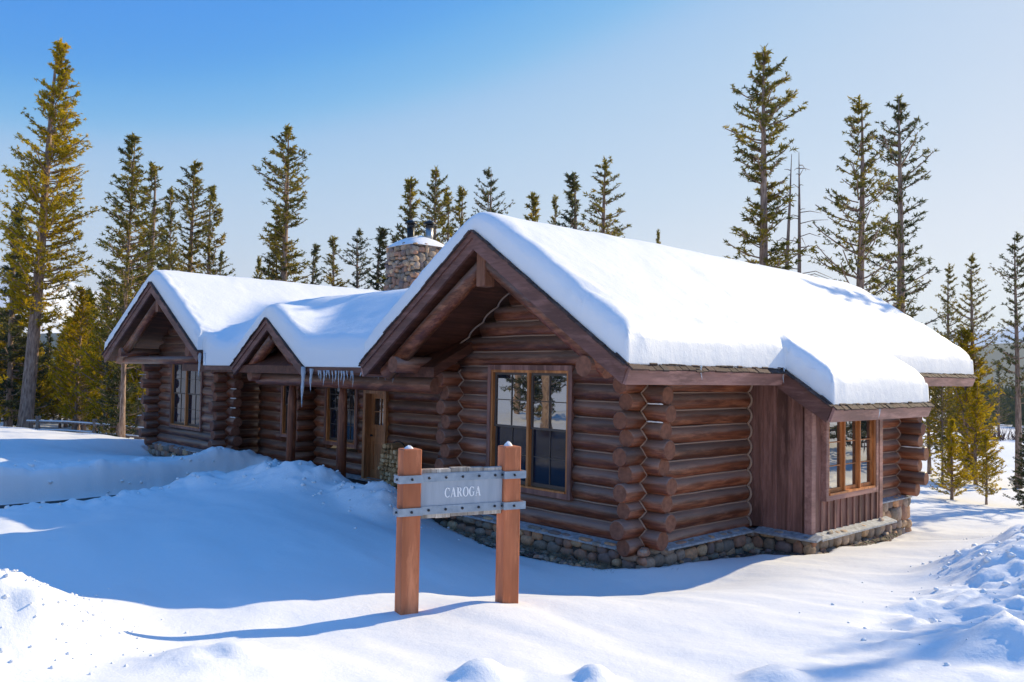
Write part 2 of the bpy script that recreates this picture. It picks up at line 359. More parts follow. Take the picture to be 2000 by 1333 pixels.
def terrain(x, y, rough=True):
    x = np.asarray(x, float); y = np.asarray(y, float)
    z = rbf(np.clip(x, -60, 40), np.clip(y, -30, 50))
    d = np.hypot(x + 5, y - 3)
    # far field: valley that opens behind the cabin to the right
    a = np.arctan2(y + 9.85, x - 7.7)
    val = -2 - 9.0 * sstep(25, 260, y) * sstep(R(75), R(98), a) * (1 - sstep(R(125), R(150), a)) - 2 * sstep(30, 120, d)
    back = sstep(20, 80, y)
    far = val * back + (1 - back) * (-1.3 * sstep(-10, -60, x) + 1.2 * sstep(10, 40, x))
    k = sstep(24, 60, d); z = z * (1 - k) + far * k + k * fbm(x, y, 45, 3) * 1.2
    # shovelled path to the porch
    px = -10.75 + .15 * np.sin(y * .9)
    w = np.abs(x - px); yy = (1 - sstep(-.6, -.1, y)) 
    cut = (1 - sstep(.92, 1.25, w)) * yy * sstep(-60, -40, y)
    z = z * (1 - cut) + (-.37) * cut
    rg = np.zeros_like(z)
    for mx, my, mr, mh, rr in MOUNDS:
        q = np.exp(-(((x - mx) ** 2 + (y - my) ** 2) / (mr * mr)) ** 1.35)
        z = z + mh * q; rg = np.maximum(rg, q * rr)
    bank = np.exp(-((w - 1.3) / .5) ** 2) * (1 - sstep(-.9, -.3, y))
    rg = np.maximum(rg, .75 * bank)
    rg = np.maximum(rg, sstep(3.6, 4.6, x + .12 * y) * sstep(-5, -1, y) * .8 * (1 - sstep(14, 20, y)))
    rg = np.maximum(rg, .55 * sstep(1.5, 2.6, x) * sstep(6, 8, y) * (1 - sstep(13, 18, y)))
    if rough:
        n1 = fbm(x, y, .75, 4); n2 = fbm(x + 40, y, .33, 3)
        lump = np.maximum(n2, -.05) ** 1 * .17 + n1 * .15
        n3 = fbm(x, y + 70, .13, 3); lump = lump + np.maximum(n3, 0) * .07 + np.abs(fbm(x, y, .22, 2)) * .10
        z = z + rg * lump
        z = z + fbm(x * .55, y, 2.4, 3) * .05 * (1 - .4 * rg) + fbm(x * .6 + y * .5, y * 1.6, .8, 2) * .03
        z = z + fbm(x * .35 + y * .3, y, .9, 2) * .035 * (1 - rg)
        z = z + .02 * np.sin(1.9 * x + 3.1 * y + 2 * vnoise(x / 3, y / 3)) * sstep(-3, -7, y) * (1 - sstep(3, 5, x))
    # hollow along the walls, patio and indoors: the sheet drops out of sight
    return z
HOL = [(-7, .6), (-5.2, -.1), (-4.4, -.34), (-3.5, -.6), (-2.66, -.74), (-1.73, -.82), (-.83, -.80), (-.2, -.62), (.175, -.34), (.38, .44), (.52, 1.45), (.78, 2.2), (1.25, 2.55), (1.42, 2.9), (1.3, 3.4), (1.2, 5.9), (0, 6), (-7, 6)]
PATH = [(-9.98, .1), (-9.85, -3), (-9.9, -8), (-9.8, -14), (-11.6, -14), (-11.7, -8), (-11.7, -3), (-11.75, .1)]
PAT = [(-9.7, -.25), (-8.6, -.55), (-6.3, -.5), (-5.0, -.4), (-4.3, .2), (-4.3, 3), (-14, 3), (-14, .9), (-11.5, .7), (-10.0, .1)]
def inpoly(x, y, P):
    r = np.zeros(x.shape, bool); n = len(P)
    for i in range(n):
        x0, y0 = P[i]; x1, y1 = P[(i + 1) % n]
        if y0 == y1: continue
        c = ((y0 > y) != (y1 > y)) & (x < (x1 - x0) * (y - y0) / (y1 - y0) + x0); r ^= c
    return r
def polyd(x, y, P):
    r = np.full(x.shape, 1e9); n = len(P)
    for i in range(n):
        ax, ay = P[i]; bx, by = P[(i + 1) % n]; dx, dy = bx - ax, by - ay
        t = np.clip(((x - ax) * dx + (y - ay) * dy) / (dx * dx + dy * dy), 0, 1); r = np.minimum(r, np.hypot(x - ax - t * dx, y - ay - t * dy))
    return r
def grid_axis(parts):
    a = []
    for lo, hi, st in parts: a += list(np.arange(lo, hi - 1e-6, st))
    a.append(parts[-1][1]); return np.array(a)
far_in = [4, 6, 10, 16, 26, 42, 70, 120, 200, 350, 600, 1100, 2000, 3500]
def ext(lo, hi): return list(lo - np.cumsum(far_in))[::-1], list(hi + np.cumsum(far_in))
gx = grid_axis([(-46, -24, .5), (-24, -14, .2), (-14, -8, .07), (-8, 8, .05), (8, 20, .5)])
gy = grid_axis([(-16, -9.5, .3), (-9.5, 1.5, .06), (1.5, 12, .1), (12, 40, .5)])
e0, e1 = ext(-46, 20); gx = np.array(e0 + list(gx) + e1)
e0, e1 = ext(-16, 40); gy = np.array(e0 + list(gy) + e1)
X, Y = np.meshgrid(gx, gy, indexing='ij'); Z = terrain(X, Y)
near = (X > -16) & (X < 6) & (Y > -4) & (Y < 9)
for P, zz in ((HOL, -.75), (PAT, -.6)):
    ins = inpoly(X, Y, P) & near; dd = polyd(X, Y, P); k = np.where(ins, sstep(-.02, .12, dd), 0)
    Z = np.where(ins, Z * (1 - k) + zz * k, Z)
indoor = ((X > -21.2) & (X < -14.4) & (Y > .1) & (Y < 9)) | ((X > -15) & (X < -4) & (Y > 1.2) & (Y < 6)) | ((X > -5) & (X < .1) & (Y > .1) & (Y < 9.3))
Z = np.where(indoor, np.minimum(Z, -.7), Z)
nx, ny = X.shape
I = np.arange(nx * ny).reshape(nx, ny)
F = np.stack([I[:-1, :-1], I[1:, :-1], I[1:, 1:], I[:-1, 1:]], -1).reshape(-1, 4)
g = npmesh('snowy_ground', np.stack([X, Y, Z], -1).reshape(-1, 3), F, M_snow); tag(g, 'deep smooth snow covering the ground round the cabin', 'snow', kind='structure')
def gz(x, y): return float(terrain(np.array([x]), np.array([y]))[0])

mbc = []
def clod(V, F, x, y, z, r, g_):
    k = len(V); t_ = (1 + 5 ** .5) / 2
    ico = [(-1, t_, 0), (1, t_, 0), (-1, -t_, 0), (1, -t_, 0), (0, -1, t_), (0, 1, t_), (0, -1, -t_), (0, 1, -t_), (t_, 0, -1), (t_, 0, 1), (-t_, 0, -1), (-t_, 0, 1)]
    for q in ico: V.append((x + q[0] * r * g_.uniform(.4, .75), y + q[1] * r * g_.uniform(.4, .75), z + q[2] * r * g_.uniform(.3, .6)))
    for a_ in ((0, 11, 5), (0, 5, 1), (0, 1, 7), (0, 7, 10), (0, 10, 11), (1, 5, 9), (5, 11, 4), (11, 10, 2), (10, 7, 6), (7, 1, 8), (3, 9, 4), (3, 4, 2), (3, 2, 6), (3, 6, 8), (3, 8, 9), (4, 9, 5), (2, 4, 11), (6, 2, 10), (8, 6, 7), (9, 8, 1)): F.append(tuple(i + k for i in a_))
V = []; F = []; gc = np.random.default_rng(31); cx_ = []
for (mx, my, sx_, sy_, nn) in ((5.0, 2.6, .7, 2.2, 520), (-.6, -8.1, .6, .4, 260), (.9, -8.2, .4, .35, 160), (-8.2, -1.5, 1.5, .5, 200), (-5.2, -1.2, .9, .4, 90), (-12.2, -3, .25, 3, 160), (-9.4, -3.5, .2, 2.5, 120), (3.0, 8.5, .8, 1.4, 160)):
    cx_ += [(mx + gc.normal() * sx_, my + gc.normal() * sy_, .008 + (.016 if my < -6 else .04) * gc.random() ** 3) for _ in range(nn)]
cz_ = terrain(np.array([c[0] for c in cx_]), np.array([c[1] for c in cx_]))
for (x, y, r), z in zip(cx_, cz_):
    if y > -.3 and x < 1.9: continue
    clod(V, F, x, y, z + r * .2, r, gc)
o = npmesh('snow_clods', V, F, M_snow, smooth=True); tag(o, 'broken snow crumbs scattered over the shovelled snow banks', 'snow', kind='stuff')
# gravel in the melted hollow along the walls, with stones
xs = np.arange(-7.4, 1.9, .05); ys = np.arange(-1.1, 6.3, .05); GX, GY = np.meshgrid(xs, ys, indexing='ij')
ok = inpoly(GX, GY, [(p[0] * 1.02 + (.2 if p[0] > 0 else 0), p[1] - .12) for p in HOL])
ok &= ~((GX < -.1) & (GY > .2)) & ~((GX > -.1) & (GX < .9) & (GY > 3.1))
wd = np.minimum(np.where(GX < 0, np.abs(GY + .15), 9), np.where(GY > -.2, np.abs(GX - .15), 9)); GZ = -.37 + .08 * sstep(0, .7, wd) + fbm(GX, GY, .35, 4) * .07 + fbm(GX + 9, GY, .08, 2) * .035 + .06 * sstep(-4, -7, GX)
I = np.arange(GX.size).reshape(GX.shape); q = ok[:-1, :-1] & ok[1:, :-1] & ok[1:, 1:] & ok[:-1, 1:]
F = np.stack([I[:-1, :-1][q], I[1:, :-1][q], I[1:, 1:][q], I[:-1, 1:][q]], -1)
g = npmesh('gravel_ground', np.stack([GX, GY, GZ], -1).reshape(-1, 3), F, M_gravel)
tag(g, 'bare dark gravel in the melted strip along the foundation', 'gravel', kind='structure')

def stone_blob(mb, c, ax, dims, seed):
    """rounded irregular stone, dims = along u, along w (up), depth n"""
    r = random.Random(seed); nu, nv = 9, 5; vs = []; jit = [r.uniform(.80, 1.12) for _ in range(nu)]
    e = r.uniform(.6, .95)
    def sp(a): return math.copysign(abs(a) ** e, a)
    for j in range(nv):
        ph = math.pi / 2 * j / (nv - 1)   # front hemisphere only
        cr, sr = math.cos(ph), math.sin(ph)
        for i in range(nu):
            th = 2 * math.pi * (i + .5) / nu
            rr = sp(cr) if j < nv - 1 else 0
            p = Vector(c) + ax[0] * (sp(math.cos(th)) * rr * dims[0] / 2 * jit[i]) + ax[2] * (sp(math.sin(th)) * rr * dims[1] / 2 * jit[(i + 3) % nu]) + ax[1] * (sr ** .7 * dims[2] if j else 0)
            vs.append(p)
    fs = [(j * nu + i, j * nu + (i + 1) % nu, (j + 1) * nu + (i + 1) % nu, (j + 1) * nu + i) for j in range(nv - 1) for i in range(nu)]
    mb.add(vs, fs, 0, True)
def stone_wall(mb, p0, u, n, L, z0, z1, size=(.17, .34), hh=(.12, .2), depth=.07, taper=None, wild=1.0):
    """rubble masonry face: starts at p0, runs along u for L, normal n; mortar box must be added separately"""
    u = Vector(u).normalized(); n = Vector(n).normalized(); ax = (u, n, Vector((0, 0, 1)))
    z = z0
    while z < z1 - .03:
        h = min(rnd.uniform(*hh), z1 - z + .02); s = -rnd.uniform(0, .1); 
        while s < L:
            w = rnd.uniform(*size)
            hw = min(w, L - s + .05)
            hv = h * (1 + wild * rnd.uniform(-.12, .45))
            c = Vector(p0) + u * (s + hw / 2) + Vector((0, 0, z + h / 2 + wild * rnd.uniform(-.035, .035)))
            if taper: c = taper(c)
            if hw > .06: stone_blob(mb, c, ax, (hw * rnd.uniform(.95, 1.12), hv, depth * rnd.uniform(.6, 1.5)), rnd.random())
            s += w
        z += h

# ------------------------------------------------------------------ cabin
LR, LP = .148, .266
cabin = empty('log_cabin', (-4.5, 3.0, 0), 'long brown log cabin with three front gables under thick snow', 'cabin')
cabin_inv = None

def roofz(x): return 4.78 - .674 * abs(x + 2.28)
def wingz(x): return 5.04 - (.51 * (-17.5 - x) if x < -17.5 else .578 * (x + 17.5))
CR = 1.9
def connz(y): return 2.61 + .55 * (y + .9) if y < CR else 2.61 + .55 * (CR + .9) - .13 * (y - CR)
def porchz(x): return 3.72 - .625 * abs(x + 10.31)

def log(mb, axis, a0, a1, c, z, r, seed, t0=False, t1=False):
    """one log along axis (0 = x, 1 = y) from a0 to a1; t0/t1: free hewn end"""
    rr = random.Random(seed); n = max(2, int((a1 - a0) / .3) + 1); pts = []; rad = []
    ph = rr.uniform(0, 6); tap = rr.uniform(-.012, .012)
    for i in range(n):
        a = a0 + (a1 - a0) * i / (n - 1); w = .010 * math.sin(a * 1.3 + ph); dz = .007 * math.sin(a * 2.1 + ph * 2)
        pts.append((a, c + w, z + dz) if axis == 0 else (c + w, a, z + dz))
        rad.append(r * (1 + rr.uniform(-.03, .03)) + tap * (i / (n - 1) - .5))
    def mk(i, j, f):      # extra ring so that the end keeps a worn edge
        P = Vector(pts[i]); Q = Vector(pts[j]); d = (P - Q).normalized(); return P + d * f
    if t0: pts.insert(0, tuple(mk(0, 1, .018))); rad.insert(0, rad[0] * .88)
    if t1: pts.append(tuple(mk(-1, -2, .018))); rad.append(rad[-1] * .88)
    mb.tube(pts, rad, 16, 0, 1)

def log_wall(name, axis, a0, a1, c, z0, z1, out, holes=(), top=None, ext0=0, ext1=0, phase=0., parent=None, material=None, chink=True, under=None):
    """courses of logs. out = +1/-1 direction of the outer face. top(z) -> (lo, hi) clip for gables. ext: how far ends run past the corner"""
    mb = MB(); ck = MB(); z = z0 + LR * .9 + phase; k = 0; free = []
    while z < z1:
        lo, hi = a0, a1; e0 = e1 = False
        if top:
            cl = top(z + .02)
            if cl is None: break
            lo, hi = max(lo, cl[0]), min(hi, cl[1])
        if (not top or (lo <= a0 and z < 2.5)) and ext0: lo = a0 - ext0 * (1.0 if k % 2 else .78) - rnd.uniform(-.03, .05); e0 = True
        if (not top or (hi >= a1 and z < 2.5)) and ext1: hi = a1 + ext1 * (1.0 if k % 2 else .78) + rnd.uniform(-.03, .05); e1 = True
        segs = [(lo, hi)]
        for (h0, h1, hz0, hz1) in holes:
            if hz0 - .03 < z < hz1 + .03:
                ns = []
                for s0, s1 in segs:
                    if h0 > s0 and h1 < s1: ns += [(s0, h0), (h1, s1)]
                    elif h0 <= s0 < h1 < s1: ns.append((h1, s1))
                    elif s0 < h0 < s1 <= h1: ns.append((s0, h0))
                    elif h0 <= s0 and h1 >= s1: pass
                    else: ns.append((s0, s1))
                segs = ns
        r = LR * rnd.uniform(.96, 1.04)
        for s0, s1 in segs:
            if s1 - s0 > .05: log(mb, axis, s0, s1, c, z, r, rnd.random(), e0 and s0 == lo, e1 and s1 == hi)
        if chink and k > 0:
            zz = z - LP / 2; co = c + out * (math.sqrt(max(0, LR ** 2 - (LP / 2) ** 2)) + .010)
            for s0, s1 in segs:
                s0, s1 = max(s0, a0), min(s1, a1)
                if s1 - s0 > .1:
                    n = max(2, int((s1 - s0) / .4)); P = []
                    for i in range(n + 1):
                        a = s0 + (s1 - s0) * i / n; dz = rnd.uniform(-.006, .006)
                        P.append((a, co, zz + dz) if axis == 0 else (co, a, zz + dz))
                    ck.tube(P, .014, 6, 0)
        z += LP; k += 1
    o = mb.build(name, [material or (M_logx if axis == 0 else M_logy), M_end], parent or cabin)
    if chink and ck.v: ck.build('chinking', M_chink, o)
    return o
def corner_seam(x, y, sx, sy, z0, z1, zx0, zy0):
    """scribed joint where logs along x (axis at y, first centre zx0) cross logs along y (axis at x)"""
    P = []; z = z0
    while z < z1:
        dx = (z - zx0 + LP / 2) % LP - LP / 2; dy = (z - zy0 + LP / 2) % LP - LP / 2
        P.append((x + sx * (math.sqrt(max(.0002, LR ** 2 - dy * dy)) + .004), y + sy * (math.sqrt(max(.0002, LR ** 2 - dx * dx)) + .004), z)); z += .022
    mb = MB(); mb.tube(P, .013, 6); return mb.build('corner_chinking', M_chink, cabin)

class P_:  # parent-inverse helper so parts can be written in world coordinates
    pass
# main wing ------------------------------------------------------------
AX = .125                       # log axis behind the outer plane
def gable_clip(apex, sl, xc, drop):
    def f(z):
        h = (apex - drop - z) / sl
        return None if h < .12 else (xc - h, xc + h)
    return f
WIN = (-3.52, -1.44, .50, 2.68)
log_wall('front_gable_wall', 0, -4.55 + AX, -AX, AX, 0.0, 4.6, -1, holes=[WIN], top=gable_clip(4.78, .674, -2.28, .42), ext0=.52, ext1=.52)
log_wall('right_wall', 1, AX, 9.35 - AX, -AX, 0.0, 2.62, 1, holes=[], ext0=.50, ext1=.5, phase=-LP / 2 + .02)
log_wall('left_wall', 1, AX, 1.2, -4.55 + AX, 0.0, 2.62, -1, ext0=.50, phase=-LP / 2 + .02, chink=False)
log_wall('rear_wall', 0, -4.55 + AX, -AX, 9.35 - AX, 0.0, 2.62, 1, ext1=.62, ext0=.4, chink=False)
zx = LR * .9; zy = LR * .9 - LP / 2 + .02
corner_seam(-AX, AX, 1, -1, -.02, 2.5, zx, zy)
corner_seam(-4.55 + AX, AX, 1, -1, -.02, 2.6, zx, zy)
corner_seam(-AX, 9.35 - AX, 1, -1, -.02, 2.5, zx, zy)
# scalloped joint where the side logs meet the boarded bay, and at the soffit of the gable
mb = MB(); P = []; z = 0
while z < 2.5:
    dy = (z - zy + LP / 2) % LP - LP / 2; P.append((-AX + math.sqrt(max(.002, LR ** 2 - dy * dy)) + .012, 2.915, z)); z += .022
mb.tube(P, .022, 6); mb.build('scalloped_chinking', M_chink, cabin)
mb = MB(); P = []; z = 2.75
while z < 4.3:
    dz = (z - zx + LP / 2) % LP - LP / 2; h = (4.78 - .30 - z) / .674
    P.append((-2.28 - h + .05, AX - math.sqrt(max(.002, LR ** 2 - dz * dz)) - .01, z)); z += .03
mb.tube(P, .018, 6); mb.build('scalloped_chinking', M_chink, cabin)

def gable_roof(name, xc, za, slr, sll, xr, xl, y0, y1, material=M_soffit):
    mb = MB(); T = .06; D = .22
    for s, sl, xe in ((1, slr, xr), (-1, sll, xl)):
        d = abs(xe - xc)
        pts = [(xc, za), (xe, za - sl * d), (xe - s * .07, za - sl * d - D + .03), (xc, za - D)]
        mb.prism(pts if s > 0 else pts[::-1], 1, y0 + .03, y1 - .03)
    return mb.build(name, material, cabin)
def barge(xc, za, sl, xe, y, dep=.29, th=.05, rear=False):
    s = 1 if xe > xc else -1; d = abs(xe - xc); k = -1 if not rear else 1
    mb = MB()
    pts = [(xc, za), (xe, za - sl * d), (xe - s * .09, za - sl * d - dep + .06), (xc, za - dep)]
    mb.prism(pts if s > 0 else pts[::-1], 1, y, y - k * th)
    d2 = .11; pts = [(xc, za + .012), (xe + s * .012, za + .004 - sl * d), (xe - s * .03, za - sl * d - d2 + .03), (xc, za - d2)]
    mb.prism(pts if s > 0 else pts[::-1], 1, y + k * .03, y + .0 * k + (-.002 * k))
    return mb.build('bargeboard', M_trimx, cabin)
def shingle_course(name, segs, w=.14):
    """rows of split shingles along roof edges. seg: (p0, p1, updir (up the slope), normal)"""
    mb = MB()
    for p0, p1, upv, nrm, courses in segs:
        p0, p1, upv, nrm = Vector(p0), Vector(p1), Vector(upv).normalized(), Vector(nrm).normalized()
        d = (p1 - p0); L = d.length; d.normalize()
        for c in range(courses):
            s = rnd.uniform(-.1, 0)
            while s < L:
                ww = rnd.uniform(.7, 1.3) * w; ln = .24 + rnd.uniform(-.02, .02)
                s0 = max(s, 0); s1 = min(s + ww - .008, L)
                if s1 - s0 > .03:
                    th = rnd.uniform(.016, .03)
                    cc = p0 + d * ((s0 + s1) / 2) + upv * (ln / 2 - .05 + c * .10 + rnd.uniform(-.012, .012)) + nrm * (th / 2 + .004 + c * .018)
                    tl = Matrix.Rotation(rnd.uniform(.02, .1), 3, d) if True else None
                    mb.box(cc, (s1 - s0, ln, th), (d, tl @ upv, tl @ nrm))
                s += ww
    return mb.build(name, M_shingle, cabin)

YF, YR = -1.47, 11.2; XE = .87; XL = -5.42
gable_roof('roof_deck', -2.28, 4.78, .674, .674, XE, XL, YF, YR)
for xe in (XE, XL):
    barge(-2.28, 4.78, .674, xe, YF); barge(-2.28, 4.78, .674, xe, YR, rear=True)
def fascia(xe, ze, y0, y1, dep=.235, s=1):
    mb = MB(); pts = [(xe, ze), (xe + s * .035, ze - .02), (xe - s * .045, ze - dep), (xe - s * .085, ze - dep + .015)]
    mb.prism(pts if s > 0 else pts[::-1], 1, y0, y1); return mb.build('fascia', M_trim, cabin)
ze = roofz(XE)
fascia(XE + .01, ze + .0, YF, 2.49); fascia(XE + .01, ze, 6.36, YR)
fascia(XL - .01, roofz(XL), YF, -.8, s=-1)
# bay roof: the same plane carried further out
XB = 1.69; zb = roofz(XB)
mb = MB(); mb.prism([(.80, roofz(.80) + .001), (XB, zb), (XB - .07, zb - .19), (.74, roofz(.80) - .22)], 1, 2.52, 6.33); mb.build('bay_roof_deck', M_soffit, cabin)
for y, k in ((2.49, 1), (6.36, -1)):
    mb = MB(); mb.prism([(.62, roofz(.62) - .02), (XB, zb), (XB - .10, zb - .24), (.95, roofz(.95) - .34), (.62, roofz(.62) - .34)], 1, y, y + k * .05); mb.build('bargeboard', M_trimx, cabin)
fascia(XB + .01, zb, 2.49, 6.36)
sl = Vector((-1, 0, .674)).normalized(); nr = Vector((.674, 0, 1)).normalized(); sll = Vector((1, 0, .674)).normalized(); nrl = Vector((-.674, 0, 1)).normalized()
def on(x, y, f=roofz): return (x, y, f(x))
shingle_course('shingles', [(on(XE + .03, YF - .02), on(XE + .03, 2.5), sl, nr, 2), (on(XE + .03, 6.3), on(XE + .03, YR), sl, nr, 2),
                            (on(XB + .03, 2.47), on(XB + .03, 6.38), sl, nr, 2),
                            (on(-2.28, YF - .02), on(XE, YF - .02), (0, 1, 0), nr, 1), (on(XL, YF - .02), on(-2.28, YF - .02), (0, 1, 0), nrl, 1),
                            (on(.9, 2.47), on(XB, 2.47), (0, 1, 0), nr, 1), (on(XL - .03, -.8), on(XL - .03, YF - .02), sll, nrl, 2)])
# timbers of the overhang
mb = MB()
mb.tube([(-2.36, YF + .3, 4.27), (-3.5, YF + .3, 3.52), (-5.02, YF + .3, 2.50)], [.125, .14, .145], 16, 0, 1)
mb.build('rafter_log', [M_logx, M_end], cabin)
mb = MB(); mb.tube([(-2.20, YF + .3, 4.27), (-1.0, YF + .3, 3.48), (.32, YF + .3, 2.60)], [.125, .14, .13], 16, 0, 1); mb.build('rafter_log', [M_logx, M_end], cabin)
for x in (-4.55, .02):
    mb = MB(); mb.tube([(x, YF + .09, 2.66), (x, -.6, 2.66), (x, .6, 2.66)], [.145, .155, .155], 18, 0, 1); mb.build('plate_log', [M_logy, M_end], cabin)
mb = MB(); mb.box((-2.28, YF + .27, 4.19), (.21, .22, .55), None, 0, .012); mb.build('king_block', M_king, cabin)
mb = MB(); mb.tube([(-2.28, YF + .32, 4.33), (-2.28, .4, 4.33)], .14, 14, 0, 1); mb.build('ridge_log', [M_logy, M_end], cabin)

# bay -------------------------------------------------------------------
BX, BY0, BY1 = 1.10, 2.97, 5.64
mb = MB(); mb.bb(-.05, BX - .03, BY0 + .03, BY1 - .03, 0, 2.0); mb.prism([(-.05, 2.0), (BX - .03, 2.0), (BX - .03, roofz(BX) - .2), (.4, roofz(.4) - .2), (-.05, roofz(.4) - .2)], 1, BY0 + .03, BY1 - .03)
bayw = mb.build('bay_wall', M_siding, cabin)
mb = MB(); ztop = lambda x: min(roofz(x) - .21, 2.75)
x = -.03; edges = []
while x < BX - .12:        # front face boards (facing -y)
    w = rnd.choice([.20, .23, .26]); x1 = min(x + w, BX - .11)
    mb.prism([(x + .004, .0), (x1 - .004, .0), (x1 - .004, ztop(x1)), (x + .004, ztop(x))], 1, BY0 + .028, BY0 + .008)
    mb.prism([(x1 - .028, .0), (x1 + .028, .0), (x1 + .028, ztop(x1 + .028)), (x1 - .028, ztop(x1 - .028))], 1, BY0 + .006, BY0 - .016); x = x1
mb.build('siding_boards', M_siding, bayw)
mb = MB(); mb.bb(BX - .10, BX + .022, BY0 - .022, BY0 - .001, 0, roofz(BX) - .21); mb.bb(BX + .0, BX + .022, BY0 + .001, BY0 + .11, 0, roofz(BX) - .24)
mb.build('corner_board', M_trim, bayw); mb = MB(); mb.bb(BX, BX + .022, BY1 - .13, BY1 + .0, 0, roofz(BX) - .24); mb.build('corner_board', M_trim, bayw)
mb = MB(); y = BY0 + .11
while y < BY1 - .15:
    y1 = min(y + .235, BY1 - .13)
    zt = 2.0 if (y1 < 3.33 or y > 5.33) else .53
    mb.bb(BX - .028, BX - .006, y + .004, y1 - .004, .0, zt)
    if y1 < BY1 - .2: mb.bb(BX - .004, BX + .018, y1 - .025, y1 + .025, .0, .52 if 3.3 < y1 < 5.36 else 2.0)
    y = y1
mb.build('siding_boards', M_siding, bayw)

# windows ------------------------------------------------------------------
def window(o, u, n, W, H, name='window', cols=2, sashes='hung', lites=(2, 2), casing=.09, frame=.045, parent=cabin, low=None, sill=True, cm=None, mull=.05, up_=None):
    """o = lower left outer corner of the frame (world), u along the wall, n outward"""
    o, u, n = Vector(o), Vector(u), Vector(n); Z = Vector((0, 0, 1)); A = (u, n, Z)
    def bx(mb, a0, a1, b0, b1, d0, d1, mi=0, bev=0): mb.box(o + u * ((a0 + a1) / 2) + Z * ((b0 + b1) / 2) + n * ((d0 + d1) / 2), (a1 - a0, d1 - d0, b1 - b0), A, mi, bev)
    cm = cm or M_trim
    mb = MB(); c = casing
    bx(mb, -c, -.001, -c, H + c, -.16, .035); bx(mb, W + .001, W + c, -c, H + c, -.16, .035)
    bx(mb, 0, W, H + .001, H + c, -.16, .035); bx(mb, 0, W, -c, -.001, -.16, .033)
    root = mb.build(name, cm, parent)
    mb = MB(); f = frame
    bx(mb, .001, f, .001, H - .001, -.12, .02); bx(mb, W - f, W - .001, .001, H - .001, -.12, .02)
    bx(mb, f, W - f, H - f, H - .001, -.12, .02); bx(mb, f, W - f, .001, f * .7, -.12, .04)
    cw = (W - 2 * f - (cols - 1) * mull) / cols
    for i in range(1, cols):
        a = f + i * cw + (i - 1) * mull; bx(mb, a, a + mull, f * .7, H - f, -.12, .018)
    mb.build('window_frame', M_orange, root)
    zz0, zz1 = f * .7, H - f
    for i in range(cols):
        a0 = f + i * (cw + mull); a1 = a0 + cw
        if sashes == 'hung':
            m_ = (zz0 + zz1) / 2 + .02
            parts = [(zz0, m_ + .02, -.085, -.06, low or M_glass_low, 'low'), (m_ - .02, zz1, -.055, -.03, up_ or M_glass, 'up')]
        else: parts = [(zz0, zz1, -.06, -.03, M_glass, 'c')]
        for b0, b1, d0, d1, gm, kd in parts:
            mb = MB(); s = .042
            bx(mb, a0 + .001, a0 + s, b0, b1, d0, d1); bx(mb, a1 - s, a1 - .001, b0, b1, d0, d1); bx(mb, a0 + s, a1 - s, b1 - s, b1, d0, d1); bx(mb, a0 + s, a1 - s, b0, b0 + s * (1.5 if kd != 'up' else .9), d0, d1)
            lc, lr = lites
            for q in range(1, lc): x_ = a0 + s + (cw - 2 * s) * q / lc; bx(mb, x_ - .008, x_ + .008, b0 + s, b1 - s, d1 - .012, d1 - .002)
            for q in range(1, lr): z_ = b0 + s + (b1 - b0 - 2 * s) * q / lr; bx(mb, a0 + s, a1 - s, z_ - .008, z_ + .008, d1 - .012, d1 - .003)
            sa = mb.build('sash', M_orange if sashes != 'hung' else M_sash, root)
            mb = MB(); bx(mb, a0 + s * .5, a1 - s * .5, b0 + s * .5, b1 - s * .5, d0 - .0, d0 + .010); mb.build('glass', gm, sa)
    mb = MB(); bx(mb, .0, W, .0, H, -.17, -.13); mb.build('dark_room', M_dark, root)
    return root
window((-3.43, -.0, .60), (1, 0, 0), (0, -1, 0), 1.90, 2.00, casing=.085, cm=M_siding)
w = window((BX + .045, 3.42, .60), (0, 1, 0), (1, 0, 0), 1.82, 1.36, cols=3, sashes='case', lites=(1, 3), casing=.085, frame=.05, mull=.035)
window((-19.05, .20, .72), (1, 0, 0), (0, -1, 0), 2.30, 1.98, lites=(2, 2), casing=.08, mull=.07, cm=M_siding, up_=M_glass_low)
window((-11.00, 1.10, .74), (1, 0, 0), (0, -1, 0), 1.36, 1.62, casing=.09, cm=M_siding, up_=M_glass_mid)
window((-13.35, 1.10, .76), (1, 0, 0), (0, -1, 0), 1.25, 1.60, casing=.08, up_=M_glass_mid)

# foundations ------------------------------------------------------------
st = MB(); mo = MB()
def found(x0, x1, y, out, z0, z1, size=(.17, .34), hh=(.12, .19)):      # wall along x, face at y
    stone_wall(st, (x0, y, 0), (1, 0, 0), (0, out, 0), x1 - x0, z0, z1, size, hh)
def foundy(y0, y1, x, out, z0, z1, size=(.17, .34), hh=(.12, .19)):
    stone_wall(st, (x, y0, 0), (0, 1, 0), (out, 0, 0), y1 - y0, z0, z1, size, hh)
F1Y = .2
mo.bb(-4.65, .06, -.09, 9.45, -.75, -.035); mo.bb(.062, BX + .08, BY0 - .09, BY1 + .09, -.75, -.035); mo.bb(-20.6, -14.8, F1Y - .12, 9.2, -.75, .045); mo.bb(-14.79, -4.66, 1.02, 6, -.75, -.035)
found(-4.65, .1, -.09, -1, -.60, -.04); foundy(-.12, BY0 - .1, .06, 1, -.60, -.04); found(.06, BX + .1, BY0 - .09, -1, -.60, -.04); foundy(BY0 - .1, BY1 + .1, BX + .08, 1, -.72, -.04, (.16, .32), (.13, .3))
foundy(BY1 + .1, 9.45, .06, 1, -1.2, -.04, (.18, .36), (.16, .3)); found(-14.79, -4.8, 1.02, -1, -.5, -.04); fo = st.build('foundation', M_stone, cabin); st = MB(); found(-20.6, -14.8, F1Y - .12, -1, -.6, .04, (.2, .36), (.16, .28))
foundy(F1Y - .1, 1.0, -14.8, 1, -.6, .04)
st.build('foundation', M_stone, cabin); mo.build('mortar', M_mortar, fo)
mb = MB()
